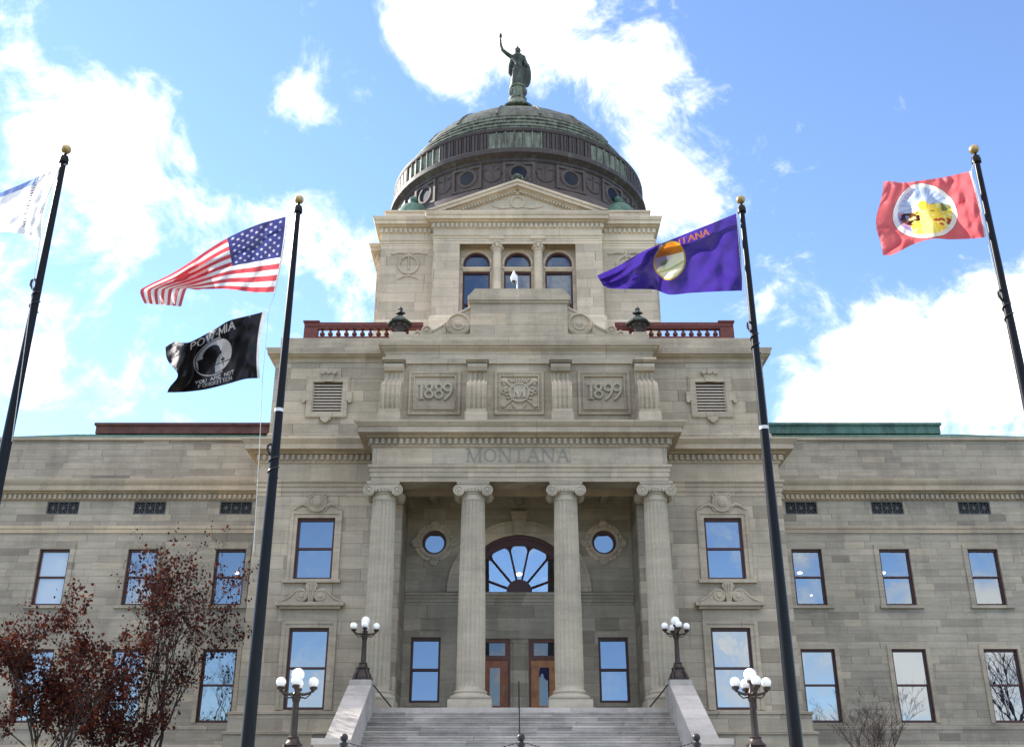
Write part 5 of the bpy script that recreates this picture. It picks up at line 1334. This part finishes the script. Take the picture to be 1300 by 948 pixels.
# ------------------------------------------------------------ trees
def leafmat(name, cols):
    m, t, b = mat(name); g = t.node('ShaderNodeNewGeometry')
    c = t.ramp(g.outputs['Random Per Island'], cols); t.link(c, b.inputs['Base Color']); b.inputs['Roughness'].default_value = .7; b.inputs['Specular IOR Level'].default_value = .15
    tr = t.node('ShaderNodeBsdfTranslucent'); t.link(c, tr.inputs[0]); mx = t.node('ShaderNodeMixShader'); mx.inputs[0].default_value = .3
    t.link(b.outputs[0], mx.inputs[1]); t.link(tr.outputs[0], mx.inputs[2]); t.link(mx.outputs[0], t.n['Material Output'].inputs[0]); return m
LEAF = leafmat('russet_leaves', [(0,(.018,.006,.006)),(.5,(.050,.012,.009)),(.85,(.11,.025,.012)),(1,(.17,.045,.018))])
BARK = simple('grey_bark', (.045,.036,.032), .9, var=.3, scale=8, bump=.4)
TWIG = simple('reddish_bark', (.085,.05,.042), .9, var=.25, scale=8)
def tree(name, lab, base, H, spread, stems, leafn, leafs, seed, bark=BARK, group='trees before the left wing', up=.75, lean=.25, r0=.09, depth=4):
    rnd = random.Random(seed); root = thing(name, base, lab, 'tree', group); base = Vector(base)
    tb = MB(); tips = []
    def grow(p, d, L, r, lv):
        pts = [p]; rs = [r]; n = 6 if lv < 2 else 4; q = p.copy(); dd = d.copy()
        for k in range(n):
            dd = (dd+Vector((rnd.gauss(0,.13),rnd.gauss(0,.13),rnd.gauss(.03,.08)))).normalized(); q = q+dd*L/n; pts.append(q.copy()); rs.append(r*(1-.72*(k+1)/n))
            if lv >= 1: tips.append((q.copy(), dd.copy(), lv))
        tb.tube(pts, rs, 7 if lv == 0 else 5 if lv < 3 else 4, cap=False)
        if lv >= depth: return
        nb = rnd.randint(5, 7) if lv == 0 else rnd.randint(3, 5)
        for k in range(nb):
            f = rnd.uniform(.25, 1.0) if lv == 0 else rnd.uniform(.2, 1.0)
            i = min(n-1, int(f*n)); pp = pts[i].lerp(pts[i+1], f*n-i); rr = rs[i]*.62
            side = Vector((rnd.gauss(0,1), rnd.gauss(0,1), 0)); side.normalize()
            nd = (d*up+side*(.62+.2*rnd.random())+Vector((0,0,.25))).normalized()
            grow(pp, nd, L*rnd.uniform(.42,.62), max(.004, rr), lv+1)
    for k in range(stems):
        a = 2*PI*k/max(1,stems)+rnd.random(); d = Vector((math.cos(a)*lean, math.sin(a)*lean, 1)).normalized()
        grow(base+Vector((math.cos(a)*.12, math.sin(a)*.12, 0)), d, H*rnd.uniform(.62,.78), r0*rnd.uniform(.7,1.1), 0)
    build(tb, 'trunk', bark, root, smooth=60, recalc=False)
    if leafn:
        lb = MB()
        for k in range(leafn):
            p, d, lv = tips[rnd.randrange(len(tips))]
            if mnoise.noise(p*.8+Vector((seed,0,0))) < -.12 and rnd.random() < .8: continue
            c = p+Vector((rnd.gauss(0,.10),rnd.gauss(0,.10),rnd.gauss(-.05,.10)))
            L = leafs*rnd.uniform(.6,1.3); w = L*.36
            ax = Vector((rnd.gauss(0,.6),rnd.gauss(0,.6),rnd.gauss(-.8,.5))).normalized(); sd_ = ax.cross(Vector((rnd.gauss(0,1),rnd.gauss(0,1),rnd.gauss(0,1)))).normalized(); nn = ax.cross(sd_)
            lb.add([c, c+ax*L*.45+sd_*w+nn*w*.3, c+ax*L, c+ax*L*.45-sd_*w+nn*w*.3, c+ax*L*.5-nn*w*.1], [(0,1,4),(1,2,4),(2,3,4),(3,0,4)])
        build(lb, 'crown', LEAF, root, smooth=0, recalc=False)
    return root
def gp(px, py, Y): p = at(px, py, Y); return (p.x, Y, gz(Y))
tree('autumn_tree', 'tall slim tree with russet leaves right of the other, against wing windows', gp(188,948,42), 9.0, 2, 4, 5600, .145, 5, up=1.0, lean=.075, r0=.075)
tree('autumn_tree', 'spreading tree with dark red leaves at the left picture edge', gp(62,948,35), 5.2, 2, 5, 9500, .13, 8, up=.74, lean=.2, r0=.07)
tree('autumn_shrub', 'low russet shrub between the two red leaved trees', gp(140,948,40), 4.4, 2, 6, 4800, .13, 21, up=.8, lean=.3, r0=.04, depth=3)
tree('bare_tree', 'small bare twiggy tree before the right wing', gp(1108,948,44), 3.9, 2, 5, 0, .1, 31, bark=TWIG, group='bare trees', up=.9, lean=.2, r0=.045, depth=4)
tree('bare_tree', 'large bare tree on the lawn beyond the right edge, seen mirrored in a pane', (30.5, 35, 2.16), 11, 2, 3, 0, .1, 41, group='bare trees', up=.8, lean=.2, r0=.16)
tree('bare_tree', 'tall dark tree on the left lawn, seen mirrored in wing panes', (-19.5, 30, 2.16), 9, 2, 3, 0, .16, 47, group='bare trees', up=.8, lean=.2, r0=.13)
# straw-coloured ornamental grass at the lower edge
mb = MB(); gb = at(42, 948, 18); rnd = random.Random(3)
for k in range(70):
    a = rnd.uniform(0, 2*PI); r = rnd.uniform(.1,.42); h = rnd.uniform(1.0, 1.5)*(gb.z-gz(18)+.05)/1.4
    p = Vector((gb.x, 18, gz(18))); mb.tube([p, p+Vector((math.cos(a)*r*.3, math.sin(a)*r*.3, h*.6)), p+Vector((math.cos(a)*r, math.sin(a)*r, h))], [.008,.006,.002], 4, cap=False)
tag(build(mb, 'ornamental_grass', simple('straw_blades', (.42,.33,.17), .8, var=.3)), 'clump of straw coloured ornamental grass at the lower left edge', 'grass clump')
